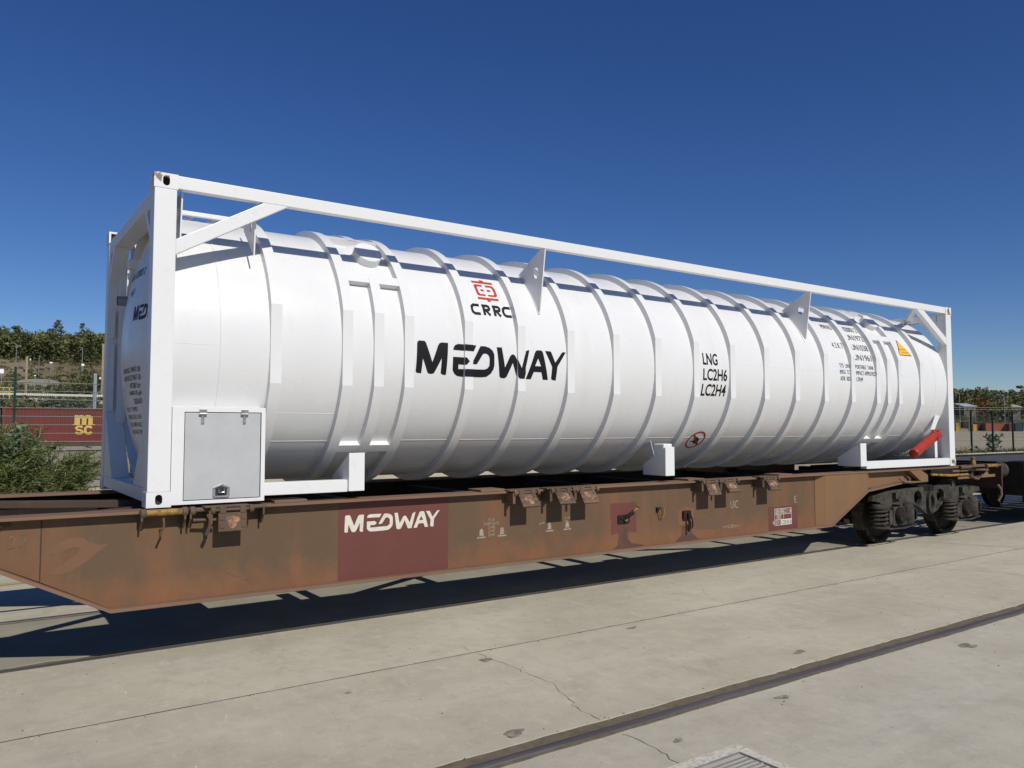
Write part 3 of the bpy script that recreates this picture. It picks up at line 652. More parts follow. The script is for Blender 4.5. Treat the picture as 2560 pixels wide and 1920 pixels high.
# no-walking sign on the belly (laid out along the arc)
def belly(a, b, c): ang = b; return (a, YC-(RS+.003)*math.cos(ang), ZT+(RS+.003)*math.sin(ang))
a0_ = -math.asin((ZT-1.607)/RS)
def on_belly(tris, off=.003): return [[(6.445+p[0], a0_+p[1]/RS) for p in t] for t in tris]
rg = polys_tris([[circ(0, 0, .15, 40), circ(0, 0, .128, 40)]])
cutb = list(np.arange(-1.2, 0, .03))
decal('prohibition_sign', on_belly(rg), belly, 'decal_dark_red', tc, (), cutb)
decal('prohibition_sign', on_belly(polys_tris([[(-.095, .075), (-.075, .095), (.095, -.075), (.075, -.095)]])), lambda a, b, c: (a, YC-(RS+.0045)*math.cos(b), ZT+(RS+.0045)*math.sin(b)), 'decal_dark_red', tc, (), cutb)
decal('prohibition_sign', on_belly(polys_tris([[(-.10, -.012), (-.03, -.01), (-.045, .05), (.0, .06), (.03, .02), (.075, .03), (.05, -.0), (.07, -.05), (.0, -.06), (-.03, -.03), (-.1, -.022)]])), belly, 'decal_black', tc, (), cutb)
# writing on the left head, read from the left
def head_surf(a, b, c):
    y = 2.438-a; r = math.hypot(y-YC, b-ZT); return (float(np.interp(r, [p[1] for p in head[::-1]], [p[0] for p in head[::-1]]))-.003, y, b)
hc = dict(cuts_a=list(np.arange(.1, 2.4, .05)), cuts_b=list(np.arange(1.4, 3.5, .05)))
H = lambda tris: decal('lettering', tris, head_surf, 'decal_black', tc, **hc)
H(logo(1.48, 2.16, 2.675, 2.81)); H(text_tris('MWAU 02003 2', .95, 3.09, .62, .07, .005)); H(text_tris('42K7', 1.20, 2.93, .18, .06, .005))
for i, (s_, xa, wd) in enumerate((('34000 KG 74957 LB', 1.16, .55), ('14500 KG 31967 LB', 1.17, .54), ('47200 Ltr', 1.40, .29), ('12468 US gal', 1.34, .35), ('2020-07', 1.47, .21))):
    H(text_tris(s_, xa, 2.236-.068*i, wd, .046, .006))
for i, s_ in enumerate(('TEST TYPE', 'REFERENCE STEEL 1.0109', 'SHELL MPA 0.67', 'HOLDING TIME 30')): H(text_tris(s_, 1.10+.02*i, 1.90-.065*i, .42+.05*(i % 2), .038, .003))

# ------------------------------------------------------------------ brown container wagon
wg = thing('flat_wagon', 'rusty brown container wagon with deep side beams carrying the white tank', 'railway wagon', (4.3, 1.219, 0))
YW = .05
ZTF = 1.112   # underside of top flange
webn = [(-6.2, .93), (-1.75, .93), (-1.15, .90), (-.225, .43), (8.695, .43), (9.0, .585), (9.0, ZTF), (-6.2, ZTF)]
def beam_side(sg, ref):
    Yv = lambda v: ref+sg*v
    def B(nm, loop, a, b, mtl='wagon_web', bev=0): return G().prism(loop, 'y', min(Yv(a), Yv(b)), max(Yv(a), Yv(b))).obj(nm, mtl, wg, bev)
    wm = 'wagon_web' if sg > 0 else 'dark_wagon'
    B('side_web', [(-.67, .665), (-.225, .43), (8.43, .43), (8.43, ZTF), (-.67, ZTF)], YW, YW+.012, wm)
    B('side_web', [(-6.2, .93), (-1.75, .93), (-1.15, .905), (-.675, .668), (-.675, ZTF), (-6.2, ZTF)], YW, YW+.012, wm)
    # right-hand box end: plate stands out to the flange edge
    g = G(); o = [(8.435, YW), (8.56, -.025)]
    pts = [(8.435, .43, YW), (8.435, ZTF-.002, YW), (8.56, ZTF-.002, -.022), (8.56, .43, -.022)]
    g.add([(a, Yv(c), b) for a, b, c in pts], [(0, 1, 2, 3)]); g.add([(a, Yv(c+.012), b) for a, b, c in pts], [(3, 2, 1, 0)]); g.obj('side_web', 'wagon_end_web', wg)
    B('side_web', [(8.562, .43), (8.71, .43), (9.60, .865), (9.60, ZTF-.002), (8.562, ZTF-.002)], -.022, -.010, 'wagon_end_web')
    B('side_web', [(9.615, .88), (9.84, .885), (10.5, .945), (11.22, .947), (11.22, ZTF-.002), (9.615, ZTF-.002)], YW+.02, YW+.032, 'wagon_end_web')
    g = G(); g.prism([(Yv(-.022), ZTF-.004), (Yv(.085), ZTF-.004), (Yv(.085), .87), (Yv(-.022), .88)], 'x', 9.602, 9.612); g.obj('stiffener', 'wagon_end_web', wg)
    g = G(); g.add([(9.605, Yv(.069), ZTF-.01), (9.605, Yv(.069), .89), (9.86, Yv(.069), .89), (9.605, Yv(-.02), .89), (9.605, Yv(-.02), ZTF-.01)], [(0, 2, 1), (1, 2, 3), (4, 3, 2), (0, 4, 2), (0, 1, 3, 4)]); g.obj('gusset', 'wagon_end_web', wg)
    # bottom flange following the fish-belly
    path = [(-6.2, .93), (-1.75, .93), (-1.15, .905), (-.225, .43), (8.70, .43), (9.60, .865), (9.84, .885), (10.5, .945), (11.22, .947)]
    g = G()
    low = [(x, z-.001) for x, z in path]; lo2 = [(x, z-.026) for x, z in path]
    g.prism(low+lo2[::-1], 'y', min(Yv(-.035), Yv(.20)), max(Yv(-.035), Yv(.20))); g.obj('bottom_flange', 'wagon_flange', wg, .003)
    # top flange
    G().box(-6.2, 13.7, min(Yv(-.03), Yv(.20)), max(Yv(-.03), Yv(.20)), ZTF, ZTF+.022).obj('top_flange', 'wagon_flange', wg, .003)
    G().box(11.225, 13.699, min(Yv(.40), Yv(.44)), max(Yv(.40), Yv(.44)), .80, 1.108).obj('recess_shade_plate', 'dark_wagon', wg)  # added dark plate, stands in for the shade of the open recess
    for xs_ in (-.672, 8.428): B('weld_seam', [(xs_-.004, .68 if xs_ < 0 else .44), (xs_+.004, .68 if xs_ < 0 else .44), (xs_+.004, ZTF-.01), (xs_-.004, ZTF-.01)], YW-.003, YW-.0005, 'recess_dark')
beam_side(1, 0.0); beam_side(-1, 2.438)
# cross members and diagonals
for x in (-5.9, -4.2, -1.35, .10, 1.92, 3.32, 5.15, 6.3, 8.5, 9.5, 11.4, 13.2):
    d_ = .16 if x not in (11.4, -2.8) else .3
    G().box(x-.06, x+.06, .075, 2.363, .93 if x > 9 or x < -1 else .80, 1.075).obj('cross_member', 'dark_wagon', wg, .004)
G().beam((-1.8, 2.30, 1.09), (.3, 1.10, 1.09), .10, .06).obj('diagonal_beam', 'wagon_frame', wg, .004)
G().beam((-.95, .05, 1.09), (.25, .80, 1.09), .10, .04).obj('diagonal_beam', 'wagon_frame', wg, .004)
G().beam((9.6, 1.219, 1.02), (13.7, 1.219, 1.02), .34, .14).obj('centre_sill', 'dark_wagon', wg, .004)
G().beam((-6.2, 1.219, 1.0), (-1.6, 1.219, 1.0), .34, .14).obj('centre_sill', 'dark_wagon', wg, .004)
for a, b in (((1.95, .4, .7), (4.9, 2.0, .7)), ((5.2, 2.0, .7), (8.4, .4, .7))): G().beam(a, b, .07, .07).obj('under_brace', 'dark_wagon', wg)
g = G(); g.tube([(-1.2, 1.9, .62), (4, 1.9, .60), (9.3, 1.9, .62)], .022, 8); g.obj('brake_pipe', 'dark_wagon', wg, smooth=50)
G().box(4.0, 5.3, 1.15, 1.65, .72, .98).obj('brake_gear_box', 'dark_wagon', wg, .01)
for x0 in (.98, 3.0, 5.9, 7.6): G().box(x0, x0+.28, .0, .24, ZTF+.0225, ZTF+.045).obj('deck_pad', 'wagon_flange', wg, .004)
# folding container spigot flaps
def flap(x0, x1, tilt, worn_=True):
    p = sub('folding_flap', wg); zt = 1.112; yh = -.085
    g = G(); dz = .145*math.cos(tilt); dy = .145*math.sin(tilt)
    A = [(x0, yh, zt-.02), (x1, yh, zt-.02), (x1, yh-dy, zt-.02-dz), (x0, yh-dy, zt-.02-dz)]; nrm = Vector((0, -math.cos(tilt), math.sin(tilt)))*.022
    g.add(A+[tuple(Vector(q)+nrm) for q in A], [(0, 1, 2, 3), (7, 6, 5, 4), (4, 5, 1, 0), (5, 6, 2, 1), (6, 7, 3, 2), (7, 4, 0, 3)])
    g.obj('flap_plate', 'flap_iron', p, .004)
    fx = lambda u, v, e: Vector(A[0])*(1-u)*(1-v)+Vector(A[1])*u*(1-v)+Vector(A[2])*u*v+Vector(A[3])*(1-u)*v+nrm*(1+e)
    g = G()
    wp = []
    for k in range(16):
        t = 6.28*k/16; r = 1+.28*math.sin(2*t+x0*9)+.2*math.sin(3*t+x0*5); wp.append(fx(.5+.27*r*math.cos(t), .47+.27*r*math.sin(t), .06))
    g.add(wp, [tuple(range(16))]); g.obj('worn_patch', 'flap_worn', p, fix=False)
    for u in (.12, .88):
        for v in (.28, .72):
            c_ = fx(u, v, 0); G().box(c_.x-.018, c_.x+.018, c_.y-.006, c_.y+.004, c_.z-.016, c_.z+.016).obj('lug', 'flap_iron', p, .003)
    G().tube([(x0-.06, yh-.006, zt+.004), (x1+.06, yh-.006, zt+.004)], .014, 10).obj('hinge_rod', 'flap_iron', p, smooth=40)
    for xx in (x0+.01, x1-.055): G().box(xx, xx+.05, yh-.028, yh+.012, zt-.024, zt+.027).obj('hinge_knuckle', 'flap_iron', p, .008)
    for xx in (x0-.055, x1+.02): G().lathe([(0, .03), (.012, .034), (.024, .034), (.035, .028)], (xx, yh-.006, zt+.004), (1, 0, 0), 12).obj('hinge_collar', 'flap_iron', p, smooth=40)
    G().box(x0-.07, x0-.04, yh-.02, YW, zt-.10, zt+.0).obj('hinge_arm', 'flap_iron', p, .003)
    G().box(x0-.10, x1+.03, yh-.01, .04, ZTF+.023, ZTF+.035).obj('hinge_plate', 'flap_iron', p, .003)
flap(.505, .725, .05)
for x0, x1, t in ((3.375, 3.58, .62), (3.832, 4.038, .66), (4.152, 4.358, .56), (6.083, 6.296, .42), (6.408, 6.618, .70), (7.20, 7.412, .58)): flap(x0, x1, t)
# lock under the left corner casting
lk = sub('twist_lock', wg)
G().tube([(-.02, -.055, 1.118), (.25, -.055, 1.118)], .026, 12).obj('lock_roller', 'yellow_lock', lk, smooth=40)
for xx in (-.05, .245, .30): G().lathe([(0, .026), (.008, .036), (.036, .036), (.045, .028)], (xx, -.055, 1.116), (1, 0, 0), 14).obj('collar', 'flap_iron', lk, smooth=40)
G().tube([(.34, -.055, 1.118), (.90, -.055, 1.122)], .014, 10).obj('lock_shaft', 'flap_iron', lk, smooth=40)
for xx in (-.045, .26, .30, .86): G().prism([(-.08, 1.12), (-.08, 1.06), (-.01, .985), (.045, .985), (.045, 1.11)], 'x', xx, xx+.014).obj('bracket', 'flap_iron', lk)
G().tube([(.115, -.06, 1.075), (.118, -.075, 1.02), (.10, -.07, .975), (.09, -.06, .94)], .009, 6).obj('pin', 'flap_iron', lk, smooth=40)
G().tube([(.33, -.05, 1.045), (.50, -.06, 1.04)], .012, 8).obj('lower_shaft', 'flap_iron', lk, smooth=40)
G().tube([(.43, -.085, 1.085), (.447, -.10, 1.05), (.445, -.10, 1.0), (.425, -.07, .93)], .014, 6).obj('hook', 'flap_iron', lk, smooth=40)
# brake change-over handle, pull ring, release lever
bh = sub('brake_handle', wg)
G().prism([rrect(4.815, 4.985, .705, .795, .012), circ(4.84, .75, .014, 10)], 'y', YW-.018, YW-.002).obj('mounting_plate', 'dark_wagon', bh, .003)
G().tube([(4.90, YW-.035, .745), (4.925, YW-.06, .80), (4.985, YW-.08, .835)], [.018, .016, .013], 8).obj('crank', 'dark_wagon', bh, smooth=40)
G().tube([(4.985, YW-.08, .835), (5.04, YW-.085, .87)], [.010, .012], 8).obj('grip', 'yellow_lock', bh, smooth=40)
G().lathe([(-.022, .008), (-.014, .02), (0, .024), (.014, .02), (.022, .008)], (5.05, YW-.09, .89), (.5, 0, 1), 12).obj('knob', 'yellow_lock', bh, smooth=60)
G().lathe([(0, .022), (.02, .02), (.024, .008)], (4.91, YW-.03, .745), (0, -1, 0), 12).obj('pivot_bolt', 'yellow_lock', bh, smooth=40)
pr = sub('pull_ring', wg)
G().tube([(5.475+.036*math.cos(t), YW-.03, .80+.072*math.sin(t)) for t in np.linspace(0, 6.28319, 24, endpoint=False)], .006, 6, True).obj('ring', 'yellow_lock', pr, smooth=60)
G().box(5.405, 5.432, YW-.03, YW-.002, .805, .85).obj('eye', 'dark_wagon', pr, .004)
G().tube([(5.418, YW-.03, .81), (5.45, YW-.034, .845)], .007, 6).obj('link', 'dark_wagon', pr)
rl = sub('release_lever', wg)
G().prism([rrect(5.835, 5.965, .685, .785, .015)], 'y', YW-.03, YW-.002).obj('mounting_plate', 'dark_wagon', rl, .004)
G().tube([(5.90, YW-.05, .76), (5.905, YW-.055, .66), (5.90, YW-.05, .545)], .013, 8).obj('lever_rod', 'dark_wagon', rl, smooth=40)
G().tube([(5.925, YW-.05, .74), (5.955, YW-.055, .68), (5.955, YW-.055, .59), (5.935, YW-.05, .575), (5.925, YW-.05, .60), (5.93, YW-.05, .66)], .009, 6).obj('lever_loop', 'dark_wagon', rl, smooth=40)
# painted panels and writing on the side
def panel(x0, x1, z0, z1, material='maroon_panel', y=YW-.002, jag=0.0, name='painted_panel'):
    pts = []
    for (a, b), (c_, d_) in zip([(x0, z0), (x1, z0), (x1, z1), (x0, z1)], [(x1, z0), (x1, z1), (x0, z1), (x0, z0)]):
        for k in range(8 if jag else 1): t = k/8; pts.append((a+(c_-a)*t+random.gauss(0, jag), b+(d_-b)*t+random.gauss(0, jag)))
    return decal(name, polys_tris([pts]), plane_y(y), material, wg)
panel(1.56, 2.662, .434, ZTF-.002); panel(4.716, 5.099, .595, .926, jag=.006); panel(7.435, 8.04, .434, .735)
def stain_poly(pts, material, name='stain', y=YW-.0015): return decal(name, polys_tris([pts]), plane_y(y), material, wg)
worn('swirl_rust', (.175, .09, .053), (.145, .08, .048), 6, .8, .35, .7, 0); worn('grease', (.075, .042, .035), (.12, .055, .042), 8, .5, .35, .65, 0); worn('rust_stain', (.20, .085, .045), (.17, .075, .042), 5, .8, .35, .7, 0); worn('dull_patch', (.135, .075, .048), (.115, .07, .045), 5, .75, .35, .7, 0)
stain_poly([(4.835, .69), (4.955, .69), (4.965, .60), (4.97, .53), (5.02, .475), (5.20, .445), (5.20, .432), (4.75, .432), (4.82, .47), (4.835, .55)], 'grease', y=YW-.0035)
stain_poly([(5.83, .60), (5.98, .60), (6.0, .52), (6.1, .445), (6.15, .432), (5.72, .432), (5.82, .50)], 'grease')
stain_poly([(6.09, .55), (6.62, .53), (6.62, .68), (6.09, .675)], 'dull_patch'); stain_poly([(5.78, .62), (6.02, .62), (6.05, .80), (5.9, .83), (5.76, .79)], 'rust_stain', y=YW-.0012)
stain_poly([(-.622, .852), (-.60, .90), (-.55, .94), (-.50, .958), (-.44, .963), (-.40, .95), (-.36, .917), (-.30, .90), (-.235, .898), (-.30, .85), (-.37, .79), (-.46, .73), (-.54, .705), (-.618, .708), (-.615, .735), (-.54, .775), (-.46, .83), (-.425, .88), (-.45, .895), (-.50, .885), (-.56, .86), (-.60, .845)], 'swirl_rust')
decal('lettering', logo(1.614, 2.567, .835, .992), plane_y(YW-.004), 'decal_cream', wg)
WT = lambda s, x, z, w_, h_, mtl='decal_faded', b=.003: decal('lettering', text_tris(s, x, z, w_, h_, b), plane_y(YW-.003), mtl, wg)
for i, (s_, wd) in enumerate((('4x20', .076), ('2x20+2x30', .18), ('2x40', .076), ('2x45', .076), ('2x48', .076))): WT(s_, 3.152-wd/2, .843-.0365*i, wd, .028)
def bell(x, z, mtl='decal_faded'):
    decal('tonnage_mark', polys_tris([[(x-.026, z+.022), (x+.026, z+.022), (x+.021, z+.07), (x+.011, z+.09), (x-.011, z+.09), (x-.021, z+.07)], [(x-.05, z), (x+.05, z), (x+.05, z+.014), (x-.05, z+.014)]]), plane_y(YW-.003), mtl, wg)
bell(3.035, .684); bell(3.278, .684); bell(3.87, .688); bell(4.106, .688)
WT('2x40', 3.735, .768, .07, .026); WT('2x45', 4.07, .80, .07, .026); WT('30', 4.07, .765, .04, .026)
WT('UIC', 6.695, .762, .142, .094, b=.0); WT('E', 7.976, .768, .042, .088, b=.0); WT('14.20m', 6.60, .523, .205, .045); WT('+', 6.55, .53, .03, .03); WT('+', 6.825, .53, .03, .03)
tb = (7.555, 7.905, .494, .705); rows = [.494, .563, .634, .705]; colx = [7.555, 7.60, 7.682, 7.74, 7.905]
g_t = []
for z in rows: g_t += stroke([(colx[0], z), (colx[-1], z)], .006)
decal('inspection_table', g_t, plane_y(YW-.004), 'decal_cream', wg)
g_t = []
for x in colx: g_t += stroke([(x, rows[0]), (x, rows[-1])], .006)
decal('inspection_table', g_t, plane_y(YW-.0046), 'decal_cream', wg)
decal('inspection_table', polys_tris([[(7.685, .496), (7.905, .496), (7.905, .560), (7.685, .560)]]), plane_y(YW-.005), 'decal_cream', wg)
for s_, x, z, w_, mt in (('G', 7.566, .645, .026, 'decal_cream'), ('REV', 7.607, .645, .068, 'decal_cream'), ('ER', 7.688, .645, .045, 'decal_cream'), ('12.11.18', 7.747, .645, .15, 'decal_cream'), ('RS', 7.615, .575, .055, 'decal_cream'), ('N', 7.515, .505, .026, 'decal_cream'), ('G', 7.566, .505, .026, 'decal_cream'), ('V1', 7.615, .505, .05, 'decal_cream'), ('CS', 7.69, .503, .055, 'decal_black'), ('30.09.20', 7.75, .503, .15, 'decal_black')):
    decal('lettering', text_tris(s_, x, z, w_, .048, .004), plane_y(YW-.0056), mt, wg)
for pts in ([(-.868, .985), (-.85, 1.0), (-.83, .985), (-.835, .95), (-.87, .915), (-.825, .918)], [(-.80, 1.0), (-.785, 1.015), (-.765, 1.0), (-.77, .96), (-.80, .925), (-.755, .93)]): decal('chalk_figure', stroke(pts, .006), plane_y(YW-.003), 'chalk', wg)
for x0, z0, x1, z1 in ((.30, .46, .300, .475), (.62, .60, .80, .52), (2.95, .66, 3.02, .60), (3.0, .70, 2.90, .76)): decal('scratch', stroke([(x0, z0), (x1, z1)], .004), plane_y(YW-.003), 'chalk', wg)
# right-hand end fittings of the wagon
ef = sub('end_gear', wg)
G().box(13.70, 13.74, -.03, 2.468, .72, 1.14).obj('headstock', 'end_maroon', ef, .005)
G().prism([(10.72, 1.108), (11.05, .925), (11.24, .925), (11.24, 1.03), (11.05, 1.108)], 'y', -.04, .04).obj('pad_bracket', 'wagon_end_web', ef, .008)
G().tube([(12.0, -.03, 1.06), (13.2, -.03, 1.06)], .016, 8).obj('release_rod', 'wagon_flange', ef, smooth=40)
G().tube([(11.35, -.02, 1.03), (11.9, -.05, 1.0), (12.45, -.06, 1.0)], [.018, .02, .02], 8).obj('hand_bar', 'yellow_lock', ef, smooth=40)
G().tube([(12.25, -.05, 1.115), (12.50, -.05, 1.115)], .03, 12).obj('lock_roller', 'flap_iron', ef, smooth=40)
G().tube([(12.5, -.05, 1.118), (13.05, -.05, 1.12)], .015, 10).obj('lock_shaft', 'flap_iron', ef, smooth=40)
G().tube([(13.15, -.05, 1.122), (13.46, -.05, 1.122)], .028, 12).obj('lock_roller', 'yellow_lock', ef, smooth=40)
for xx in (12.22, 12.5, 13.1, 13.46): G().lathe([(0, .03), (.01, .038), (.035, .038), (.045, .03)], (xx, -.05, 1.117), (1, 0, 0), 12).obj('collar', 'flap_iron', ef, smooth=40)
G().lathe([(0, .04), (.05, .045), (.09, .03), (.12, .04), (.14, .02)], (12.98, .10, 1.134), (0, 0, 1), 10).obj('lock_head', 'yellow_lock', ef, smooth=40)
G().beam((12.50, -.12, 1.085), (12.94, -.12, 1.055), .11, .02).obj('flap_plate', 'flap_iron', ef, .003)
G().prism([(12.15, .93), (13.42, .93), (13.42, .975), (13.2, .975), (13.15, 1.03), (13.0, .975), (12.15, .965)], 'y', -.05, -.035).obj('tie_plate', 'wagon_end_web', ef, .002)
G().prism([(12.45, .98), (12.62, 1.05), (12.64, .98)], 'y', -.07, -.055).obj('stay', 'wagon_end_web', ef)
G().tube([(12.50, -.07, 1.0), (12.62, -.09, .93), (12.75, -.08, .915), (12.82, -.07, .94)], .018, 8).obj('hook', 'flap_iron', ef, smooth=40)
G().tube([(10.42, -.03, 1.01), (10.44, -.05, .985), (10.54, -.055, .945), (10.68, -.05, .945), (10.70, -.04, .985), (10.66, -.03, 1.02)], .014, 8).obj('hook', 'wagon_flange', ef, smooth=40)
G().tube([(13.66, .02, .78), (13.69, -.02, .70), (13.70, -.02, .60), (13.66, .02, .50)], .02, 8).obj('brake_hose', 'wagon_flange', ef, smooth=40)
for yb_ in (.33, 2.11):
    bf = sub('buffer', wg)
    G().lathe([(0, .11), (.02, .13), (.03, .10), (.22, .095)], (13.741, yb_, 1.0), (1, 0, 0), 20).obj('casing', 'dark_wagon', bf, smooth=40)
    g = G(); pl_ = rrect(yb_-.20, yb_+.20, .83, 1.17, .07, 5); g.prism(pl_, 'x', 13.965, 14.0); g.obj('head', 'dark_wagon', bf, .006)
# --- bogie
XB = 11.42
def make_bogie():
    bg_ = sub('bogie', wg)
    wp = [(-.075, .02), (-.075, .10), (-.06, .11), (-.06, .16), (-.035, .17), (-.02, .36), (-.065, .40), (-.07, .452), (.0, .459), (.045, .463), (.056, .489), (.068, .489), (.072, .46), (.06, .40), (.02, .36), (.015, .17), (.06, .14), (.06, .02)]
    for ax in (-1.0, 1.0):
        for yc, s_ in ((.36, 1), (2.078, -1)):
            G().lathe([(s_*h, r) for h, r in wp], (XB+ax, yc, .465), (0, 1, 0), 48, caps=False).obj('wheel', 'wheel_steel', bg_, smooth=30)
        G().lathe([(0, .075), (1.7, .075)], (XB+ax, .37, .465), (0, 1, 0), 16).obj('axle', 'bogie_dark', bg_, smooth=40)
    for s_, ref in ((1, 0.0), (-1, 2.438)):
        Yv = lambda v: ref+s_*v
        ya, yb = sorted((Yv(.035), Yv(.105)))
        o = [(-1.62, .69), (-1.60, .76), (-1.2, .82), (-.58, .84), (-.2, .84), (-.16, .76), (.10, .76), (.14, .84), (.62, .84), (.70, .80), (.70, .92), (.80, .92), (.80, .80), (1.2, .82), (1.60, .77), (1.62, .70),
             (1.42, .69), (1.36, .64), (1.32, .31), (1.14, .31), (1.12, .60), (.90, .62), (.88, .31), (.69, .31), (.66, .58), (.60, .63), (.45, .60), (.20, .45), (.0, .405), (-.12, .42), (-.34, .54), (-.50, .60), (-.62, .60), (-.66, .31), (-.86, .31), (-.88, .60), (-1.10, .62), (-1.12, .31), (-1.31, .31), (-1.34, .58), (-1.42, .66), (-1.60, .69)]
        def bz(cx): return circ(cx, .68, .115, 18)
        G().prism([[(XB+a, b) for a, b in o], [(XB+a, b) for a, b in bz(-.36)], [(XB+a, b) for a, b in bz(.32)]], 'y', ya, yb).obj('side_frame', 'bogie_dust', bg_, .010)
        g = G(); g.lathe([(0, .115), (.05, .12), (.052, .085), (.0, .08)], (0, 0, 0), (0, -s_, 0), 20, caps=False)
        g.v = [(XB-.03+a*.85, Yv(.035)+b, .595+c_*1.45) for a, b, c_ in g.v]; g.obj('friction_cup', 'bogie_dust', bg_, smooth=40)
        for ax in (-1.0, 1.0):
            for dx in (-.47, ):
                xc = XB+ax+dx
                G().lathe([(.575, .135), (.60, .135), (.635, .11), (.64, .05)], (xc, Yv(.03), 0), (0, 0, 1), 20).obj('spring_cap', 'bogie_dust', bg_, smooth=40)
                pts = [(xc+.112*math.cos(t), Yv(.03)+.112*math.sin(t), .325+.25*t/(4.2*6.283)) for t in np.linspace(0, 4.2*6.283, 90)]
                G().tube(pts, .019, 8).obj('coil_spring', 'bogie_dust', bg_, smooth=50)
                G().lathe([(.29, .05), (.295, .15), (.32, .15), (.325, .06)], (xc, Yv(.03), 0), (0, 0, 1), 20).obj('spring_seat', 'bogie_dust', bg_, smooth=40)
            xc = XB+ax
            G().prism([(xc-.16, .30), (xc+.36, .30), (xc+.38, .34), (xc+.36, .40), (xc+.17, .42), (xc+.15, .58), (xc-.14, .58), (xc-.16, .42)], 'y', *sorted((Yv(-.02), Yv(.05)))).obj('axle_box', 'bogie_dust', bg_, .012)
            G().lathe([(0, .125), (.05, .12), (.07, .10), (.075, .03)], (xc, Yv(-.015), .455), (0, -s_, 0), 22).obj('axle_cover', 'bogie_dark', bg_, smooth=40)
            for k in range(3): t = R(90+120*k); G().lathe([(0, .016), (.014, .014)], (xc+.085*math.cos(t), Yv(-.085), .455+.085*math.sin(t)), (0, -s_, 0), 6).obj('cover_bolt', 'bogie_dust', bg_)
            G().lathe([(.31, .085), (.34, .10), (.55, .10), (.62, .085), (.64, .03)], (xc+.29, Yv(.02), 0), (0, 0, 1), 18).obj('damper_pot', 'bogie_dust', bg_, smooth=40)
            g = G(); g.lathe([(0, .05), (.03, .05), (.035, .04)], (0, 0, 0), (1, -.3*s_, 0), 14); g.v = [(xc+.385+a, Yv(-.03)+b, .46+c_*1.9) for a, b, c_ in g.v]; g.obj('damper_cap', 'bogie_dark', bg_, smooth=40)
            G().box(xc-.30, xc-.20, *sorted((Yv(-.04), Yv(.02))), .33, .55).obj('horn_guide', 'bogie_dust', bg_, .01)
            G().tube([(xc-.55, Yv(-.07), .285), (xc+.05, Yv(-.075), .27), (xc+.40, Yv(-.06), .30)], .012, 6).obj('safety_bar', 'bogie_dust', bg_, smooth=40)
            g = G(); xw = xc-.52
            sh = [(xw-.03, .66), (xw+.05, .66), (xw+.035, .52), (xw+.05, .38), (xw+.085, .25), (xw+.02, .24), (xw-.03, .37), (xw-.05, .52)]
            G().prism([(a-.02, b) for a, b in sh], 'y', *sorted((Yv(.24), Yv(.40)))).obj('brake_shoe', 'bogie_dust', bg_, .01)
            G().box(xc-.09, xc+.10, *sorted((Yv(-.03), Yv(.03))), .70, .795).obj('frame_lug', 'bogie_dust', bg_, .006)
    G().box(XB-.25, XB+.25, .12, 2.318, .60, .86).obj('bolster', 'bogie_dark', bg_, .01)
    for ax in (-1.45, 1.45): G().box(XB+ax-.06, XB+ax+.06, .105, 2.333, .66, .80).obj('end_beam', 'bogie_dark', bg_, .01)
    return bg_
bogie = make_bogie()
copy_tree(bogie, wg, (-14.2, 0, 0))

# ------------------------------------------------------------------ next wagon, dark, to the right
dw = thing('flat_wagon', 'dark empty flat wagon coupled behind, cut off at the right edge', 'railway wagon', (19, 1.219, 0))
G().box(14.55, 27, -.06, .22, 1.10, 1.16).obj('side_beam', 'dark_wagon', dw, .006); G().box(14.55, 27, 2.2, 2.5, .95, 1.16).obj('side_beam', 'dark_wagon', dw, .006)
G().box(14.58, 27, -.02, .02, .78, 1.098).obj('side_web', 'dark_wagon', dw, .004)
G().box(14.5, 14.545, -.06, 2.5, .55, 1.15).obj('headstock', 'dark_wagon', dw, .006)
for k in range(18): G().box(14.62+.62*k, 15.20+.62*k, .225, 2.195, 1.10, 1.135).obj('deck_plank', 'deck_grey', dw, .004)
G().box(14.9, 18, -.075, -.06, 1.162, 1.175).obj('edge_strip', 'wagon_flange', dw)
for yb_ in (.33, 2.11):
    bf = sub('buffer', dw); G().lathe([(0, .13), (-.02, .15), (-.20, .12), (-.45, .10)], (14.5, yb_, 1.0), (1, 0, 0), 20).obj('casing', 'bogie_dust', bf, smooth=40)
    G().prism(rrect(yb_-.20, yb_+.20, .83, 1.17, .07, 5), 'x', 14.012, 14.045).obj('head', 'dark_wagon', bf, .006)
for ax in (16.3, 18.1):
    for yc, s_ in ((.36, 1), (2.078, -1)): G().lathe([(s_*h, r) for h, r in ((-.07, .04), (-.06, .16), (-.02, .36), (-.065, .40), (-.07, .455), (.045, .463), (.056, .489), (.07, .489), (.02, .36), (.06, .04))], (ax, yc, .465), (0, 1, 0), 40, caps=True).obj('wheel', 'wheel_steel', dw, smooth=30)
    for yc in (.06, 2.38): G().box(ax-.15, ax+.15, yc-.06, yc+.06, .32, .60).obj('axle_box', 'bogie_dark', dw, .01)
for yc in (.05, 2.39): G().prism([(14.75, .42), (15.0, .30), (15.7, .30), (16.0, .42), (16.5, .42), (16.8, .30), (17.5, .30), (17.75, .42), (17.75, .76), (14.75, .76)], 'y', yc-.04, yc+.04).obj('side_frame', 'bogie_dark', dw, .01)
G().tube([(14.05, 1.1, .95), (14.3, 1.1, .80), (14.5, 1.1, .95)], .03, 8).obj('coupling', 'dark_wagon', dw, smooth=40)
for yq, zq in ((.8, .62), (1.6, .6)): G().tube([(14.1, yq, zq+.25), (14.2, yq, zq), (14.4, yq, zq+.05), (14.5, yq, zq+.3)], .022, 8).obj('air_hose', 'rubber', dw, smooth=40)

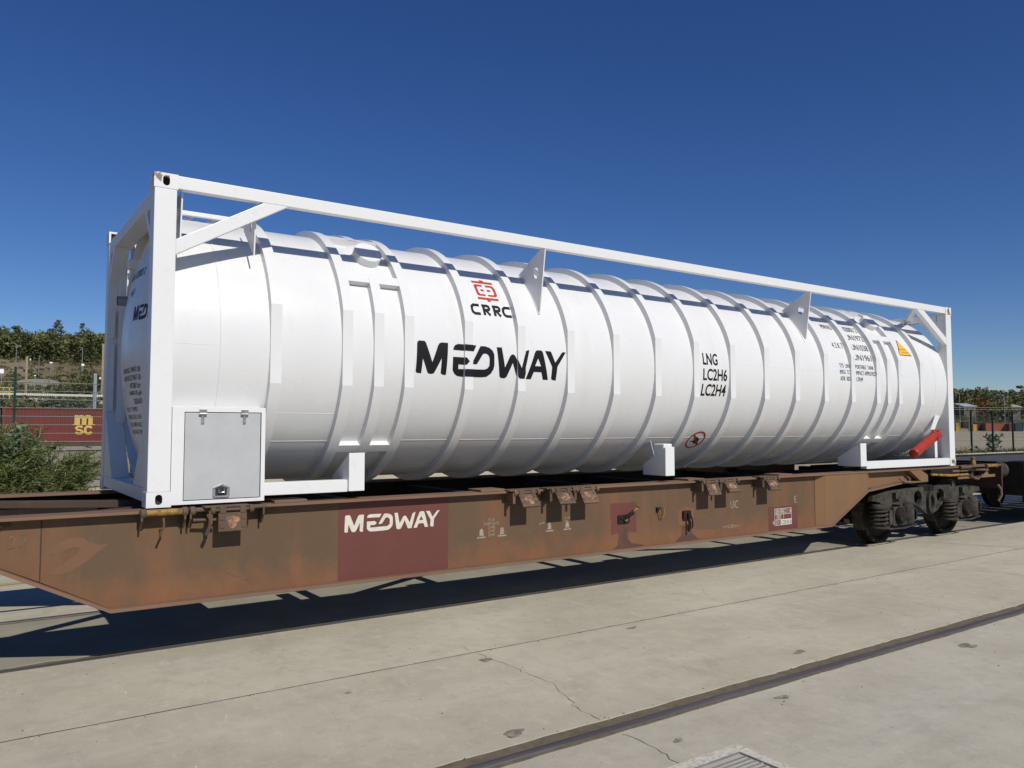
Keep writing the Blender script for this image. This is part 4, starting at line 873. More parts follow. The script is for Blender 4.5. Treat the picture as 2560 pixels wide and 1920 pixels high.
# ------------------------------------------------------------------ fence
YF = 19.0
fn = thing('mesh_fence', 'tall green wire mesh fence behind the track with slim dark posts', 'fence', (30, YF, 0))
p0 = G().box(-.03, .03, YF-.03, YF+.03, -.1, 3.47)
for z in (1.0, 1.6, 2.3, 3.03): p0.box(-.055, .055, YF-.04, YF+.04, z-.02, z+.02)
post0 = p0.obj('fence_post', 'post_green', fn)
post1 = G().box(-.045, .045, YF-.045, YF+.045, -.1, 3.0).obj('fence_post', 'post_dark', fn)
def mesh_panel(t):
    g = G()
    for k in range(60): x = k*.05; g.beam((x, YF, .18), (x, YF, 3.04), t, t, (0, 1, 0))
    for k in range(13): g.beam((0, YF-.006, .22+.235*k), (2.96, YF-.006, .22+.235*k), t, t)
    return g.obj('mesh_panel', 'wire', fn)
pan0 = mesh_panel(.006); pan1 = mesh_panel(.0028)
hw0 = G()
for k in range(13): z = .235*k+.22; hw0.add([(0, YF-.012, z+.004), (2.96, YF-.012, z+.004), (2.96, YF-.03, z+.010), (0, YF-.03, z+.010), (2.96, YF-.012, z+.017), (0, YF-.012, z+.017)], [(0, 1, 2, 3), (3, 2, 4, 5)])
hw0 = hw0.obj('mesh_fold', 'wire_glint', fn, fix=False)
base = {o: o.location.x for o in (post0, post1, pan0, pan1, hw0)}
used = set()
for k in range(-3, 30):
    x = k*2.962
    for o in ((post0 if k < 9 else post1), (pan0 if k < 9 else pan1), hw0):
        if o is hw0 and k > 8: continue
        c_ = o if o not in used else o.copy()
        if o in used: COL.objects.link(c_)
        used.add(o); c_.location.x = base[o]+x
G().box(-9, 88, YF-.09, YF+.09, -.1, .16).obj('fence_kerb', 'concrete', fn)

# ------------------------------------------------------------------ foliage
def leaf_object(name, C, D, Nn, Ln, Wn, material, parent=None, rnd=None):
    """C centres, D direction (unit), Nn side vectors, length and width arrays -> bent diamond leaves"""
    k = len(C); up_ = np.cross(D, Nn); L = Ln[:, None]; W = Wn[:, None]
    a = C-D*L*.5; b = C+Nn*W*.5+up_*W*.12; c_ = C+D*L*.5-up_*L*.05; d = C-Nn*W*.5+up_*W*.12
    org = np.array(ORG.get(parent, Vector()) if parent else (0, 0, 0)); v = np.stack([a, b, c_, d], 1).reshape(-1, 3)-org
    me = bpy.data.meshes.new(name); me.vertices.add(4*k); me.vertices.foreach_set('co', v.ravel().astype('f4'))
    me.loops.add(4*k); me.loops.foreach_set('vertex_index', np.arange(4*k)); me.polygons.add(k); me.polygons.foreach_set('loop_start', np.arange(k)*4)
    me.update(calc_edges=True)
    at = me.attributes.new('rnd', 'FLOAT', 'FACE'); at.data.foreach_set('value', (RNG.random(k) if rnd is None else rnd).astype('f4'))
    me.materials.append(MATS[material]); o = bpy.data.objects.new(name, me); COL.objects.link(o)
    if parent: o.parent = parent; ORG[o] = ORG[parent]
    return o
def unit(a): return a/np.maximum(np.linalg.norm(a, axis=1, keepdims=True), 1e-9)
def rand_leaves(C, lo, hi, ratio, droop=0, up=0):
    k = len(C); D = RNG.normal(0, 1, (k, 3)); D[:, 2] = D[:, 2]*.6+up-droop; D = unit(D); Nn = unit(np.cross(D, RNG.normal(0, 1, (k, 3))))
    Ln = RNG.uniform(lo, hi, k); return D, Nn, Ln, Ln*ratio
# reed-like bush by the fence
bu = thing('bush', 'big bush of narrow willow-like leaves in front of the fence at left', 'bush', (.2, 17.3, 0))
Cs, Ds, St = [], [], G()
for i in range(190):
    bx = RNG.uniform(-2.2, 1.5); by = RNG.uniform(16.7, 18.3); h = RNG.uniform(.5, 1.35)*(1.22 if -0.9 < bx < .5 else .85); lean = np.array([RNG.normal(.18 if bx > .4 else 0, .33), RNG.normal(-.1, .25)])
    if bx > .9: lean[0] += .25; h *= .9
    prev = None; m_ = int(10+h*22)
    for t in np.linspace(.08, 1, m_):
        p = np.array([bx+lean[0]*t*t*h*1.2, by+lean[1]*t*t*h, h*1.25*(t-.22*t*t*abs(lean).sum())])
        for _ in range(2):
            dd = np.array([lean[0]*.7+RNG.normal(0, .7), lean[1]*.5+RNG.normal(0, .6), .35+RNG.normal(0, .45)]); dd /= np.linalg.norm(dd)
            Cs.append(p+dd*.08); Ds.append(dd)
    if i % 3 == 0: St.tube([(bx, by, 0), (bx+lean[0]*.3*h, by+lean[1]*.3*h, h*.6), (bx+lean[0]*1.2*h, by+lean[1]*h, h*1.25*(1-.22*abs(lean).sum()))], [.012, .009, .004], 5)
Cs = np.array(Cs); Ds = np.array(Ds); k = len(Cs)
leaf_object('foliage', Cs, Ds, unit(np.cross(Ds, RNG.normal(0, 1, (k, 3)))), RNG.uniform(.15, .32, k), RNG.uniform(.018, .034, k), 'leaf_bush', bu)
St.obj('stem', 'bark', bu)
# arching sprays on the right of the bush
sp = thing('shrub', 'loose shrub with long arching sprays leaning right in front of the fence', 'shrub', (1.35, 17.2, 0))
Cs, Ds, St = [], [], G()
for i in range(64):
    bx = RNG.uniform(.7, 1.25); by = RNG.uniform(16.9, 17.9); L = RNG.uniform(.5, 1.15); el = RNG.uniform(.25, 1.15); az = RNG.normal(0, .5)
    d0 = np.array([math.cos(el)*math.cos(az), math.cos(el)*math.sin(az), math.sin(el)]); pts = []; base_z = RNG.uniform(.1, .75)
    for t in np.linspace(0, 1, 16):
        p = np.array([bx, by, base_z])+d0*L*t+np.array([.12*t*t, 0, -.30*t*t*L]); pts.append(tuple(p))
        if t > .2:
            for _ in range(2): dd = d0+RNG.normal(0, .5, 3); dd /= np.linalg.norm(dd); Cs.append(p+dd*.06); Ds.append(dd)
    St.tube(pts[::5], .005, 4)
Cs = np.array(Cs); Ds = np.array(Ds); k = len(Cs)
leaf_object('foliage', Cs, Ds, unit(np.cross(Ds, RNG.normal(0, 1, (k, 3)))), RNG.uniform(.12, .22, k), RNG.uniform(.016, .028, k), 'leaf_bush', sp); St.obj('stem', 'bark', sp)
# broad-leaved plant climbing by the green post
br = thing('leafy_plant', 'upright broad-leaved plant growing beside the green fence post', 'plant', (.1, 17.6, 0))
Cs = []; St = G()
for i in range(9):
    bx = .1+RNG.normal(0, .12); by = 17.4+RNG.normal(0, .15); h = RNG.uniform(1.5, 2.12)
    tip = (bx+RNG.normal(0, .10), by, h); St.tube([(bx, by, 0), tip], [.014, .005], 5)
    for t in np.linspace(.45, 1, 30): Cs.append((bx+(tip[0]-bx)*t+RNG.normal(0, .09*(1.25-t)+.02), by+RNG.normal(0, .08), h*t))
for i in range(260): Cs.append((RNG.normal(-.35, .35), RNG.normal(17.0, .2), abs(RNG.normal(1.2, .22))))
Cs = np.array(Cs); D_, N_, L_, W_ = rand_leaves(Cs, .10, .19, .5, .25); leaf_object('foliage', Cs, D_, N_, L_, W_, 'leaf_broad', br); St.obj('stem', 'bark', br)
def tuft(name, label, x, y, n_, r, h, material, lo=.1, hi=.25, ratio=.25, group=None, z0=None):
    z = float(height(x, y)) if z0 is None else z0
    o = thing(name, label, 'plant', (x, y, z), group); t = RNG.random(n_); C = np.stack([x+RNG.normal(0, r, n_)*(.4+t), y+RNG.normal(0, r, n_)*(.4+t), z+t*h], 1)
    D_, N_, L_, W_ = rand_leaves(C, lo, hi, ratio, 0, .6); leaf_object('foliage', C, D_, N_, L_, W_, material, o)
    g = G()
    for k in range(5): g.tube([(x, y, z-.02), (x+random.gauss(0, r), y+random.gauss(0, r), z+h*.8)], [.012, .004], 4)
    g.obj('stem', 'bark', o); return o
tuft('weed', 'weed with small yellow flowers low beside the end of the bush', 1.25, 17.0, 150, .18, .45, 'weed_yellow', .05, .10, .5)
tuft('leafy_plant', 'pale green leafy plant growing at the foot of a black fence post', 57.3, 19.4, 150, .24, 1.45, 'leaf_broad', .2, .42, .45)
tuft('leafy_plant', 'low dark green plant between two black fence posts at right', 54.6, 19.2, 70, .28, .6, 'leaf_broad', .2, .4, .3)
tuft('weed', 'small dry weed near the white corner post at right', 51.6, 19.0, 90, .5, .7, 'weed_yellow', .2, .4, .1)
tuft('weed', 'grassy tuft on the bare ground behind the right fence', 58, 30, 160, .7, .8, 'leaf_wood_dry', .3, .6, .12)
tuft('weed', 'dark tuft in the middle of the bare lot at right', 75, 34, 160, .8, 1.0, 'leaf_wood_dry', .3, .6, .12)
# a strip of rough grass in the lot behind the fence
def grass_strip(name, label, n_, fx, fy, hmin, hmax, material):
    x = fx(n_); y = fy(n_); C = np.stack([x, y, height(x, y)+.05], 1); D = unit(np.stack([RNG.normal(0, .4, n_), RNG.normal(0, .4, n_), np.ones(n_)], 1)); L = RNG.uniform(hmin, hmax, n_)
    C[:, 2] += L*.35; o = leaf_object(name, C, D, unit(np.cross(D, RNG.normal(0, 1, (n_, 3)))), L, L*.12, material); tag(o, label, 'grass', kind='stuff')
grass_strip('dry_grass', 'thin dry grass and weeds along the foot of the fence', 9000, lambda k: RNG.uniform(30, 80, k), lambda k: 18.9+np.abs(RNG.normal(0, 2.2, k)), .1, .4, 'leaf_wood_dry')
grass_strip('hill_scrub', 'low brown and yellow scrub on the slope behind the red container', 2600, lambda k: RNG.uniform(-10, 60, k), lambda k: RNG.uniform(100, 275, k), .3, .9, 'weed_yellow')
grass_strip('embankment_brush', 'rough grey-green brush on the rocky embankment behind the red container', 4200, lambda k: RNG.uniform(-10, 40, k), lambda k: RNG.uniform(79, 95, k), .3, .9, 'leaf_wood_dry')

# far woods
def clump_tree(cx, cy, z, h, rad, n_, flat=.7):
    nb = RNG.integers(3, 6); C = []
    for b in range(nb):
        ang = RNG.uniform(0, 6.28); rr = rad*RNG.uniform(.2, .75); bc = np.array([cx+rr*math.cos(ang), cy+rr*math.sin(ang), z+h*RNG.uniform(.55, .95)]); br_ = rad*RNG.uniform(.4, .65)
        d = unit(RNG.normal(0, 1, (n_//nb, 3))); C.append(bc+d*(br_*RNG.uniform(.55, 1, (n_//nb, 1)))*np.array([1, 1, flat]))
    return np.concatenate(C)
def wood(name, label, spots, material, n_leaf=110, size=(.6, 1.25)):
    Cs = []; rn = []
    for x, y in spots:
        h = RNG.uniform(4, 11.5); C = clump_tree(x, y, float(height(x, y)), h, RNG.uniform(2.2, 4.2), n_leaf); Cs.append(C)
        C2 = np.stack([x+RNG.normal(0, 2.2, 26), y+RNG.normal(0, 2.2, 26), height(x, y)+RNG.uniform(0, h*.55, 26)], 1); Cs.append(C2)
        tone = RNG.normal(.47, .28); rn.append(np.clip(tone+RNG.normal(0, .2, len(C)), 0, 1)); rn.append(np.clip(.25+RNG.normal(0, .15, 26), 0, 1))
    Cs = np.concatenate(Cs); D_, N_, L_, W_ = rand_leaves(Cs, *size, .75)
    return tag(leaf_object(name, Cs, D_, N_, L_, W_, material, rnd=np.concatenate(rn)), label, 'trees', kind='stuff')
FWD = np.array([math.sin(YAW), math.cos(YAW)]); RGT = np.array([math.cos(YAW), -math.sin(YAW)]); CAM = np.array([-1.159, -6.5124])
def at_px(u, D): return CAM+FWD*D+RGT*D*(u-1280)/1976.46    # photograph column u, depth D -> ground point
spots = []
for _ in range(620): D = 250+150*RNG.random()**1.0; spots.append(tuple(at_px(RNG.uniform(-260, 360), D)))
wood('hillside_wood', 'dark green wood covering the hillside at left under the sky', spots, 'leaf_wood')
spots = []
for _ in range(520): D = 340+220*RNG.random(); spots.append(tuple(at_px(RNG.uniform(2300, 2760), D)))
wood('hillside_wood', 'olive green wood covering the low hill at right under the sky', spots, 'leaf_wood_dry', 100, (.8, 1.6))
spots = []
for _ in range(30): D = 88+24*RNG.random(); spots.append(tuple(at_px(RNG.uniform(170, 300), D)))
def scrub(name, label, spots, material, hmax=1.3):
    Cs = []; rn = []
    for x, y in spots:
        k = 46; h = RNG.uniform(.5, hmax); d = unit(RNG.normal(0, 1, (k, 3))); d[:, 2] = np.abs(d[:, 2]); r = RNG.uniform(.6, 1.5)
        Cs.append(np.array([x, y, float(height(x, y))])+d*np.array([r, r, h])*RNG.uniform(.5, 1, (k, 1))); rn.append(np.clip(RNG.normal(.45, .25)+RNG.normal(0, .18, k), 0, 1))
    Cs = np.concatenate(Cs); D_, N_, L_, W_ = rand_leaves(Cs, .25, .6, .7); tag(leaf_object(name, Cs, D_, N_, L_, W_, material, rnd=np.concatenate(rn)), label, 'scrub', kind='stuff')
scrub('slope_scrub', 'olive scrub bushes dotted over the slope behind the red container', [tuple(at_px(RNG.uniform(-40, 300), 96+150*RNG.random()**1.4)) for _ in range(330)], 'leaf_wood')
scrub('slope_scrub', 'yellowish broom bushes on the bank between the masts', [tuple(at_px(RNG.uniform(60, 250), 118+45*RNG.random())) for _ in range(90)], 'weed_yellow', 1.0)
scrub('bank_scrub', 'dark brambles covering the bank right behind the red container', [tuple(at_px(RNG.uniform(-40, 300), 78+10*RNG.random())) for _ in range(150)], 'leaf_wood_dry', .9)
scrub('lot_scrub', 'grey-green scrub along the bank behind the far containers at right', [tuple(at_px(RNG.uniform(2370, 2600), 268+70*RNG.random())) for _ in range(260)], 'leaf_wood_dry', 2.2)
# individual trees
def tree(label, u, D, h, rad, material='leaf_wood', n_=240, leaf=(.45, .95), bare=.5, group=None, name='pine_tree', cat='tree'):
    x, y = at_px(u, D); z = float(height(x, y)); o = thing(name, label, cat, (x, y, z), group)
    C = clump_tree(x, y, z, h, rad, n_, .55); C = C[C[:, 2] > z+h*bare*.8]; D_, N_, L_, W_ = rand_leaves(C, *leaf, .75); leaf_object('crown', C, D_, N_, L_, W_, material, o, np.clip(RNG.normal(.45, .25, len(C)), 0, 1))
    g = G(); g.tube([(x, y, z-.5), (x+.2, y, z+h*.5), (x-.1, y, z+h*.85)], [h*.022, h*.016, h*.006], 6)
    for k in range(4): t = 6.28*k/4+random.random(); g.tube([(x, y, z+h*(.5+.08*k)), (x+rad*.6*math.cos(t), y+rad*.6*math.sin(t), z+h*(.72+.06*k))], [h*.009, h*.003], 5)
    g.obj('trunk', 'bark', o); return o
for u, h, rad, lab in ((133, 15, 2.4, 'slim pine rising above the wood on the left hill, left of the round-topped pair'), (147, 15.5, 2.6, 'round-topped pine standing highest on the left hill skyline'), (33, 13.5, 3.0, 'bushy pine on the left hill skyline above the near lamp post'), (100, 11.5, 3.2, 'broad tree on the left hill skyline between the two lamp posts'), (205, 12.5, 3.4, 'wide tree on the left hill skyline above the far lamp post'), (5, 12.5, 2.6, 'thin tree on the left hill skyline at the picture edge'), (198, 14.0, 2.0, 'small leaning crown poking above the wood near the tank frame')):
    tree(lab, u, 394, h*1.4, rad*1.05)
for u, D, h, rad, lab in ((65, 262, 8, 4.0, 'bright green spreading tree at the lower edge of the left wood'), (128, 258, 8.5, 3.4, 'dark pointed tree at the lower middle of the left wood'), (175, 260, 8, 3.6, 'rounded green tree at the lower edge of the left wood by the far lamp')):
    tree(lab, u, D, h, rad, n_=330)
x_, y_ = at_px(215, 95)
for u, D, h, rad, lab in ((205, 98, 3.6, 2.6, 'dark green roadside tree behind the red container beside the grey mast'), (232, 96, 3.2, 2.2, 'leafy roadside bush half hidden by the white container frame'), (170, 104, 2.4, 2.4, 'low dark shrub behind the white wall at left')):
    tree(lab, u, D, h, rad, n_=520, leaf=(.25, .5), bare=.1, name='roadside_tree')
for u, D, h, rad, lab, mt in ((2462, 330, 8, 4.5, 'orange-leaved tree on the right hill beside a grey roof', 'leaf_autumn'), (2452, 326, 6, 4.5, 'reddish shrub beside the long grey roof on the right hill', 'leaf_autumn'), (2536, 350, 11, 5, 'tall dark tree in front of the tan roof at right', 'leaf_wood'), (2520, 300, 9, 5.5, 'bright green tree below the tan roof at right', 'leaf_wood'), (2490, 318, 7, 5, 'bushy tree above the red container far right', 'leaf_wood'), (2555, 520, 15, 4.5, 'dark tree on the right skyline at the picture edge', 'leaf_wood'), (2430, 520, 12, 6, 'rounded tree on the right hill skyline near the white post', 'leaf_wood_dry'), (2475, 500, 11, 6, 'domed tree in the middle of the right hill skyline', 'leaf_wood_dry')):
    tree(lab, u, D, h, rad, mt, 260, (.7, 1.4), .15, name='hill_tree')

# ------------------------------------------------------------------ left background: red container on wagon, wall, masts, lamps
def corrugated(x0, x1, y0, y1, z0, z1, name, material, parent, pitch=.28, depth=.036):
    """long side facing -y, folded sheet"""
    g = G(); xs_ = []; x = x0
    while x < x1-pitch: xs_ += [(x, 0), (x+pitch*.34, 0), (x+pitch*.5, depth), (x+pitch*.84, depth)]; x += pitch
    xs_.append((x1, 0)); v = []
    for a, d in xs_: v += [(a, y0+d, z0), (a, y0+d, z1)]
    f = [(2*i, 2*i+2, 2*i+3, 2*i+1) for i in range(len(xs_)-1)]; return g.add(v, f).obj(name, material, parent)
mc = thing('freight_container', 'dark red shipping container with yellow letters behind the fence', 'container', (7.3, 64.2, .8))
corrugated(1.42, 13.3, 63.03, 65.4, .95, 3.28, 'side_wall', 'container_red', mc)
G().box(1.25, 13.45, 63.1, 65.44, 3.26, 3.36).obj('roof', 'container_red', mc)
for a, b in ((1.25, 1.42), (13.3, 13.45)): G().box(a, b, 63.0, 65.44, .82, 3.385).obj('corner_post', 'container_red', mc)
G().box(1.42, 13.3, 63.0, 63.1, .82, .95).obj('bottom_rail', 'container_red', mc); G().box(1.42, 13.3, 63.0, 63.1, 3.28, 3.385).obj('top_rail', 'container_red', mc)
G().box(1.3, 13.4, 63.12, 65.3, .86, 3.2).obj('body', 'container_red', mc)
mx = [[(5.98, 2.07), (5.98, 2.86), (6.21, 2.86), (6.24, 2.80), (6.36, 2.87), (6.52, 2.87), (6.64, 2.80), (6.78, 2.87), (7.0, 2.87), (7.16, 2.80), (7.235, 2.66), (7.235, 2.16), (7.39, 2.16), (7.39, 2.07), (6.93, 2.07), (6.93, 2.58), (6.87, 2.63), (6.80, 2.58), (6.80, 2.07), (6.47, 2.07), (6.47, 2.58), (6.41, 2.63), (6.34, 2.58), (6.34, 2.07)],
      [(5.82, 2.07), (5.979, 2.07), (5.979, 2.16), (5.82, 2.14)]]
decal('lettering', polys_tris(mx), plane_y(63.022), 'msc_yellow', mc)
decal('lettering', stroke([(6.53, 1.90), (6.44, 1.99), (6.20, 1.99), (6.10, 1.88), (6.16, 1.76), (6.46, 1.68), (6.54, 1.57), (6.46, 1.45), (6.18, 1.45), (6.07, 1.55)], .155), plane_y(63.022), 'msc_yellow', mc)
decal('lettering', stroke([(7.16, 1.86), (7.07, 1.98), (6.86, 1.99), (6.74, 1.87), (6.72, 1.72), (6.75, 1.55), (6.87, 1.45), (7.06, 1.45), (7.17, 1.57)], .175), plane_y(63.022), 'msc_yellow', mc)
ml = thing('freight_container', 'dark maroon shipping container cut off at the left picture edge', 'container', (-5.3, 64.2, .8))
corrugated(-11.0, 1.0, 63.03, 65.4, .95, 3.28, 'side_wall', 'container_dark', ml); G().box(-11.1, 1.08, 63.1, 65.44, .84, 3.36).obj('body', 'container_dark', ml)
G().box(.95, 1.10, 63.0, 65.44, .82, 3.385).obj('corner_post', 'container_dark', ml)
lw = thing('flat_wagon', 'low rusty flat wagon under the red container behind the fence', 'railway wagon', (7, 64.2, 0))
G().box(-11.5, 14, 63.05, 65.3, .68, .80).obj('deck', 'wagon_frame', lw); G().box(-11.5, 14, 63.02, 63.06, .45, .68).obj('side_sill', 'wagon_frame', lw)
for xw in (2.6, 4.4, 11.0, 12.8, -8, -6.2):
    for yw_ in (63.3, 65.0): G().lathe([(-.06, .05), (-.06, .40), (-.05, .45), (.05, .45), (.06, .05)], (xw, yw_, .44), (0, 1, 0), 24).obj('wheel', 'wheel_steel', lw, smooth=30)
for xb_ in (3.5, 11.9): G().box(xb_-1.3, xb_+1.3, 63.1, 63.18, .38, .62).obj('side_frame', 'bogie_dark', lw, .02)
struct(G().prism([(61.4, -.06), (62.2, .07), (66.2, .07), (67.0, -.06)], 'x', -60, 60).obj('ballast_bed', 'ballast'))
for yr in (63.3, 65.0): tag(G().box(-60, 60, yr-.035, yr+.035, .02, .085).obj('rail', 'rail_steel'), ('front' if yr < 64 else 'back')+' rail of the track under the red container', 'rail')
# white wall / barrier along the top of the embankment
wl = thing('low_wall', 'low white concrete wall with a dark gap along the bank behind the red container', 'wall', (12, 93, 4.7))
xw0 = -14; hz0 = lambda x: float(height(x, 93))
G().box(-14, 17.5, 93.0, 93.25, 4.5, 5.15).obj('wall_base', 'wall_white', wl); G().box(-14, 19, 93.05, 93.2, 5.42, 5.66).obj('wall_rail', 'wall_white', wl)
for k in range(9): G().box(-13+4*k, -12.75+4*k, 93.06, 93.22, 5.15, 5.42).obj('wall_post', 'concrete_mast', wl)
yl = thing('safety_railing', 'short yellow safety railing on the bank left of the green post', 'railing', (-1, 92, 4.7))
def lu(u, y): # column u on plane y=const -> x
    t = (u-1280)/1976.46; d = FWD+RGT*t; return float(CAM[0]+d[0]*(y-CAM[1])/d[1])
xa, xb = lu(-8, 92), lu(37, 92)
for z in (5.75, 6.15): G().beam((xa, 92, z), (xb, 92, z), .06, .06).obj('railing_bar', 'rail_yellow', yl)
for k in range(4): x = xa+(xb-xa)*k/3; G().beam((x, 92, 4.6), (x, 92, 6.15), .06, .06, (0, 1, 0)).obj('railing_post', 'rail_yellow', yl)
def zv(v, u, y):   # row v on plane y -> height
    t = (u-1280)/1976.46; d = FWD+RGT*t; s_ = (y-CAM[1])/d[1]; return float(1.744+s_*(math.tan(PITCH)-(v-960)/1976.46))
def mast(label, u, vt, vb, y, wd, material, name='catenary_mast'):
    x = lu(u, y); zt = zv(vt, u, y); zb = min(zv(vb, u, y), float(height(x, y))-.1); o = thing(name, label, 'mast', (x, y, zb), 'masts on the bank at left')
    g = G(); g.add([(x-wd/2*1.15, y-wd/2, zb), (x+wd/2*1.15, y-wd/2, zb), (x+wd/2*1.15, y+wd/2, zb), (x-wd/2*1.15, y+wd/2, zb), (x-wd/2, y-wd*.4, zt), (x+wd/2, y-wd*.4, zt), (x+wd/2, y+wd*.4, zt), (x-wd/2, y+wd*.4, zt)], [(3, 2, 1, 0), (4, 5, 6, 7), (0, 1, 5, 4), (1, 2, 6, 5), (2, 3, 7, 6), (3, 0, 4, 7)]); g.obj('pole', material, o, .02)
    h = zt-zb
    for f_ in (.55, .97): G().beam((x-wd, y-.05, zb+h*f_), (x+wd*1.6, y-.05, zb+h*f_), .07, .07).obj('bracket', 'post_dark', o)
    G().lathe([(0, .03), (.06, .09), (.12, .05), (.18, .09), (.24, .03)], (x+wd*1.5, y-.05, zb+h*.97-.3), (0, 0, 1), 8).obj('insulator', 'sign_white', o)
mast('tan concrete mast left of centre on the bank, right of the green post', 63, 890, 1004, 96, .22, 'concrete_mast')
mast('tall tan concrete mast close beside the white container frame', 254, 858, 960, 96, .26, 'concrete_mast')
mast('pale grey steel mast rising right behind the red container', 236, 934, 1022, 74, .26, 'galvanized')
def lamp(label, u, vt, vb, D, arm, name='street_lamp', group='street lamps', two=False):
    x, y = at_px(u, D); zt = zv(vt, u, y); zb = float(height(x, y))-.2; o = thing(name, label, 'street lamp', (x, y, zb), group); s_ = D/1976.46
    G().tube([(x, y, zb), (x, y, zt)], [s_*1.0, s_*.62], 8).obj('pole', 'galvanized', o, smooth=50)
    ax_, ay = RGT*arm*s_; G().tube([(x, y, zt), (x-ax_*.6, y-ay*.6, zt+s_*2), (x-ax_, y-ay, zt+s_*3)], s_*.6, 6).obj('arm', 'galvanized', o)
    g = G().beam((x-ax_*.8, y-ay*.8, zt+s_*2.6), (x-ax_*1.15, y-ay*1.15, zt+s_*3.2), s_*2, s_*1.1); g.obj('lamp_head', 'galvanized', o)
lamp('grey street lamp on the slope behind the green fence post at left', 36, 859, 943, 180, 12)
lamp('grey street lamp on the slope near the white container frame at left', 202, 869, 918, 215, 8)
lamp('tall street lamp by the white corner post at right', 2399, 984, 1078, 250, 10)
lamp('tall street lamp in front of the red container far right', 2511, 990, 1078, 250, 16)
lamp('short grey pole by the dark container at right', 2421, 1026, 1078, 235, 0.5); lamp('thin pole beside the yellow container far right', 2438, 1030, 1062, 262, .5); lamp('thin pole on the bare slope at left between the masts', 94, 890, 925, 190, .5)
def sign(label, u, v, w_, h_, D):
    x, y = at_px(u, D); s_ = D/1976.46; z = zv(v, u, y); o = thing('sign_board', label, 'sign', (x, y, float(height(x, y)))); wx, hz_ = w_*s_/2, h_*s_/2
    G().box(x-wx, x+wx, y-.04, y, z-hz_, z+hz_).obj('board', 'sign_white', o); G().beam((x, y+.05, float(height(x, y))-.2), (x, y+.05, z), .08, .08, (0, 1, 0)).obj('post', 'galvanized', o)
sign('small white sign board on the slope in the middle of the left hill foot', 124, 905.5, 6, 3.5, 200); sign('white sign board at the foot of the far lamp at left', 204, 911, 6, 5.5, 205); sign('white sign board at the left picture edge on the slope', 1, 927, 9, 11, 150); sign('tiny white marker on a post in the yellow scrub', 85, 938, 4, 2.5, 140)
# rock cut behind container
g = G()
for k in range(60):
    x = RNG.uniform(-12, 32); y = RNG.uniform(80, 91.5); z = float(height(x, y)); r = RNG.uniform(.2, .55); g.lathe([(-.6*r, r*.5), (-.2*r, r), (.25*r, r*.85), (.6*r, r*.3)], (x, y, z+.1), (RNG.normal(0, .3), RNG.normal(0, .3), 1), 7)
tag(g.obj('bank_rocks', 'rock_slope'), 'grey rocks strewn over the bank behind the red container', 'rocks', kind='stuff')
# grey retaining slope on the left hillside and fence line below the wood
x0_, y0_ = at_px(20, 150); x1_, y1_ = at_px(165, 165)
g = G(); N_k = 12
for k in range(N_k+1):
    t = k/N_k; x = x0_+(x1_-x0_)*t; y = y0_+(y1_-y0_)*t; z = float(height(x, y)); g.v += [(x, y, z-.3), (x, y+4, float(height(x, y+4))+1.3*(1-abs(2*t-1)**3)+.2)]
g.f = [(2*k, 2*k+2, 2*k+3, 2*k+1) for k in range(N_k)]; struct(g.obj('gravel_slope', 'ballast'))

# ------------------------------------------------------------------ right background
def box_container(label, u0, u1, D, material, h=2.6, doors=False, tank=False):
    (xa, ya), (xb, yb) = at_px(u0, D), at_px(u1, D); z = float(height((xa+xb)/2, (ya+yb)/2))-.05; o = thing('freight_container', label, 'container', ((xa+xb)/2, (ya+yb)/2, z))
    a = Vector((xa, ya, 0)); b = Vector((xb, yb, 0)); d = (b-a).normalized(); nn = Vector((-d.y, d.x, 0)); L = (b-a).length; n_ = max(4, int(L/.6)); g = G(); v = []
    for k in range(n_+1):
        for e in (0, .5):
            if k == n_ and e: continue
            p = a+d*(L*(k+e)/n_)+nn*(.06 if e else 0); v += [(p.x, p.y, z+.15), (p.x, p.y, z+h-.12)]
    g.add(v, [(2*i, 2*i+2, 2*i+3, 2*i+1) for i in range(len(v)//2-1)]); g.obj('side_wall', material, o)
    bl = [a+nn*.09, b+nn*.09, b+nn*2.4, a+nn*2.4]; g = G(); g.add([(p.x, p.y, z) for p in bl]+[(p.x, p.y, z+h-.05) for p in bl], [(3, 2, 1, 0), (4, 5, 6, 7), (0, 1, 5, 4), (1, 2, 6, 5), (2, 3, 7, 6), (3, 0, 4, 7)]); g.obj('body', material, o)
    for z0, z1 in ((z, z+.15), (z+h-.12, z+h)): G().beam(a+nn*.04+Vector((0, 0, (z0+z1)/2)), b+nn*.04+Vector((0, 0, (z0+z1)/2)), .12, z1-z0).obj('rail', material, o)
    for p in (a+d*.09, b-d*.09): G().beam(p+nn*.03+Vector((0, 0, z)), p+nn*.03+Vector((0, 0, z+h)), .18, .14, (d.x, d.y, 0)).obj('corner_post', material, o)
box_container('yellow container just right of the white corner post', 2388, 2397, 240, 'container_yellow', 2.5); box_container('dark green-grey container between the lamp and first black post', 2406, 2428, 262, 'container_dark', 2.2)
box_container('small yellow container beside the black fence post', 2431, 2441, 240, 'container_yellow', 2.2)
box_container('black container left of the long red one far right', 2441, 2461, 252, 'container_dark'); box_container('long brick-red container in the lot far right', 2462, 2520, 250, 'container_rust'); box_container('short red container with white marks at the far right', 2521, 2531, 248, 'container_red', 2.5); box_container('dark blue container at the right picture edge', 2536, 2556, 250, 'container_blue', 2.6)
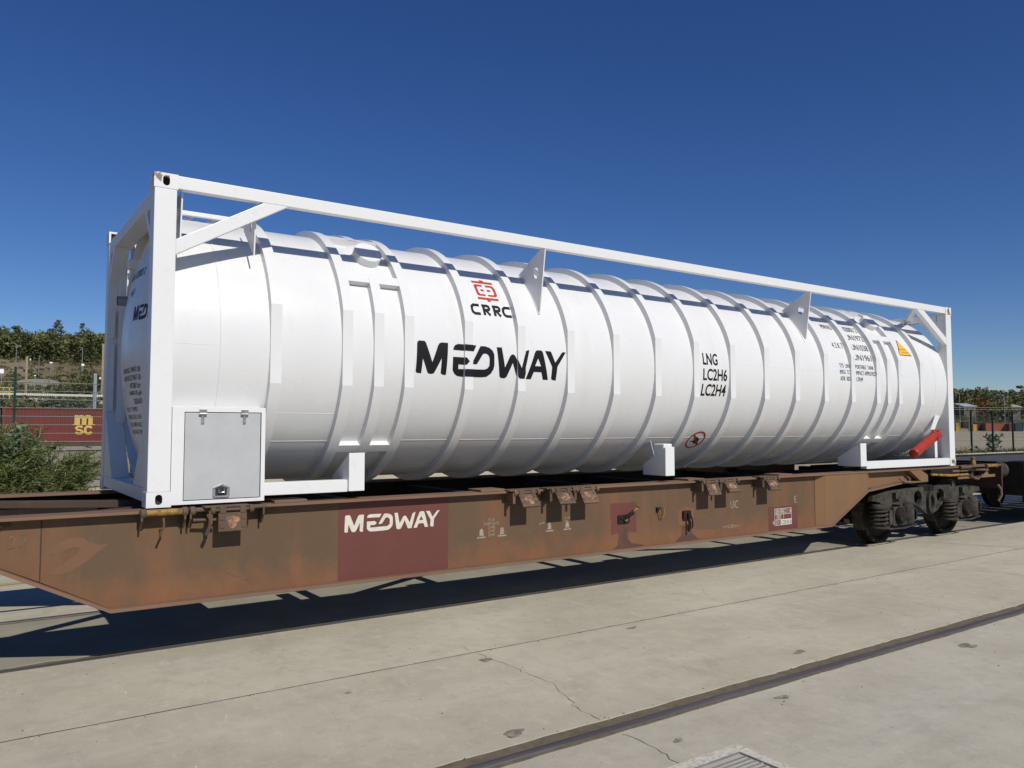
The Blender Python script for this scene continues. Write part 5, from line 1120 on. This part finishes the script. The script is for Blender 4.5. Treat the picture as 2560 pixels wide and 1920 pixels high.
def house(label, u0, u1, v, D, roofm):
    (xa, ya), (xb, yb) = at_px(u0, D), at_px(u1, D); um = (u0+u1)/2; z = zv(v, um, (ya+yb)/2); zb = float(height((xa+xb)/2, (ya+yb)/2)); o = thing('house', label, 'house', ((xa+xb)/2, (ya+yb)/2, zb)); dp = 7
    a = Vector((xa, ya, 0)); b = Vector((xb, yb, 0)); d = (b-a).normalized(); nn = Vector((-d.y, d.x, 0))
    q = [a+d*.4, b-d*.4, b-d*.4+nn*dp, a+d*.4+nn*dp]; g = G(); g.add([(p.x, p.y, zb-1) for p in q]+[(p.x, p.y, z-.7) for p in q], [(4, 5, 6, 7), (0, 1, 5, 4), (1, 2, 6, 5), (2, 3, 7, 6), (3, 0, 4, 7)]); g.obj('wall', 'house_wall', o)
    r = [a-nn*.5, b-nn*.5, b+nn*dp, a+nn*dp]; g = G(); g.add([(r[0].x, r[0].y, z-.72), (r[1].x, r[1].y, z-.72), (r[2].x, r[2].y, z+.5), (r[3].x, r[3].y, z+.5), (r[0].x, r[0].y, z-.5), (r[1].x, r[1].y, z-.5), (r[2].x, r[2].y, z+.8), (r[3].x, r[3].y, z+.8)], [(3, 2, 1, 0), (4, 5, 6, 7), (0, 1, 5, 4), (1, 2, 6, 5), (2, 3, 7, 6), (3, 0, 4, 7)]); g.obj('roof', roofm, o)
    L = (b-a).length
    for t in (.25, .6): p = a+d*(L*t)-nn*.03; G().beam((p.x, p.y, z-2.0), (p.x+d.x*1.1, p.y+d.y*1.1, z-2.0), .08, 1.0).obj('window', 'recess_dark', o)
house('house with a long pale grey roof among the trees on the right hill', 2407, 2441, 1013, 318, 'roof_grey'); house('house with a tan roof among the trees at the right edge', 2526, 2553, 1014, 318, 'roof_tan')
# overhead wires of the far line at right
for k, v in enumerate((1019, 1024)):
    pts = []
    for t in np.linspace(0, 1, 9): u = 2380+200*t; D = 200+120*t; x, y = at_px(u, D); pts.append((x, y, zv(v+1.2*math.sin(3.14*t), u, y)))
    tag(G().tube(pts, .06, 5).obj('overhead_wire', 'concrete_mast'), ('upper' if k == 0 else 'lower')+' overhead wire crossing the trees at right above the fence posts', 'wire')
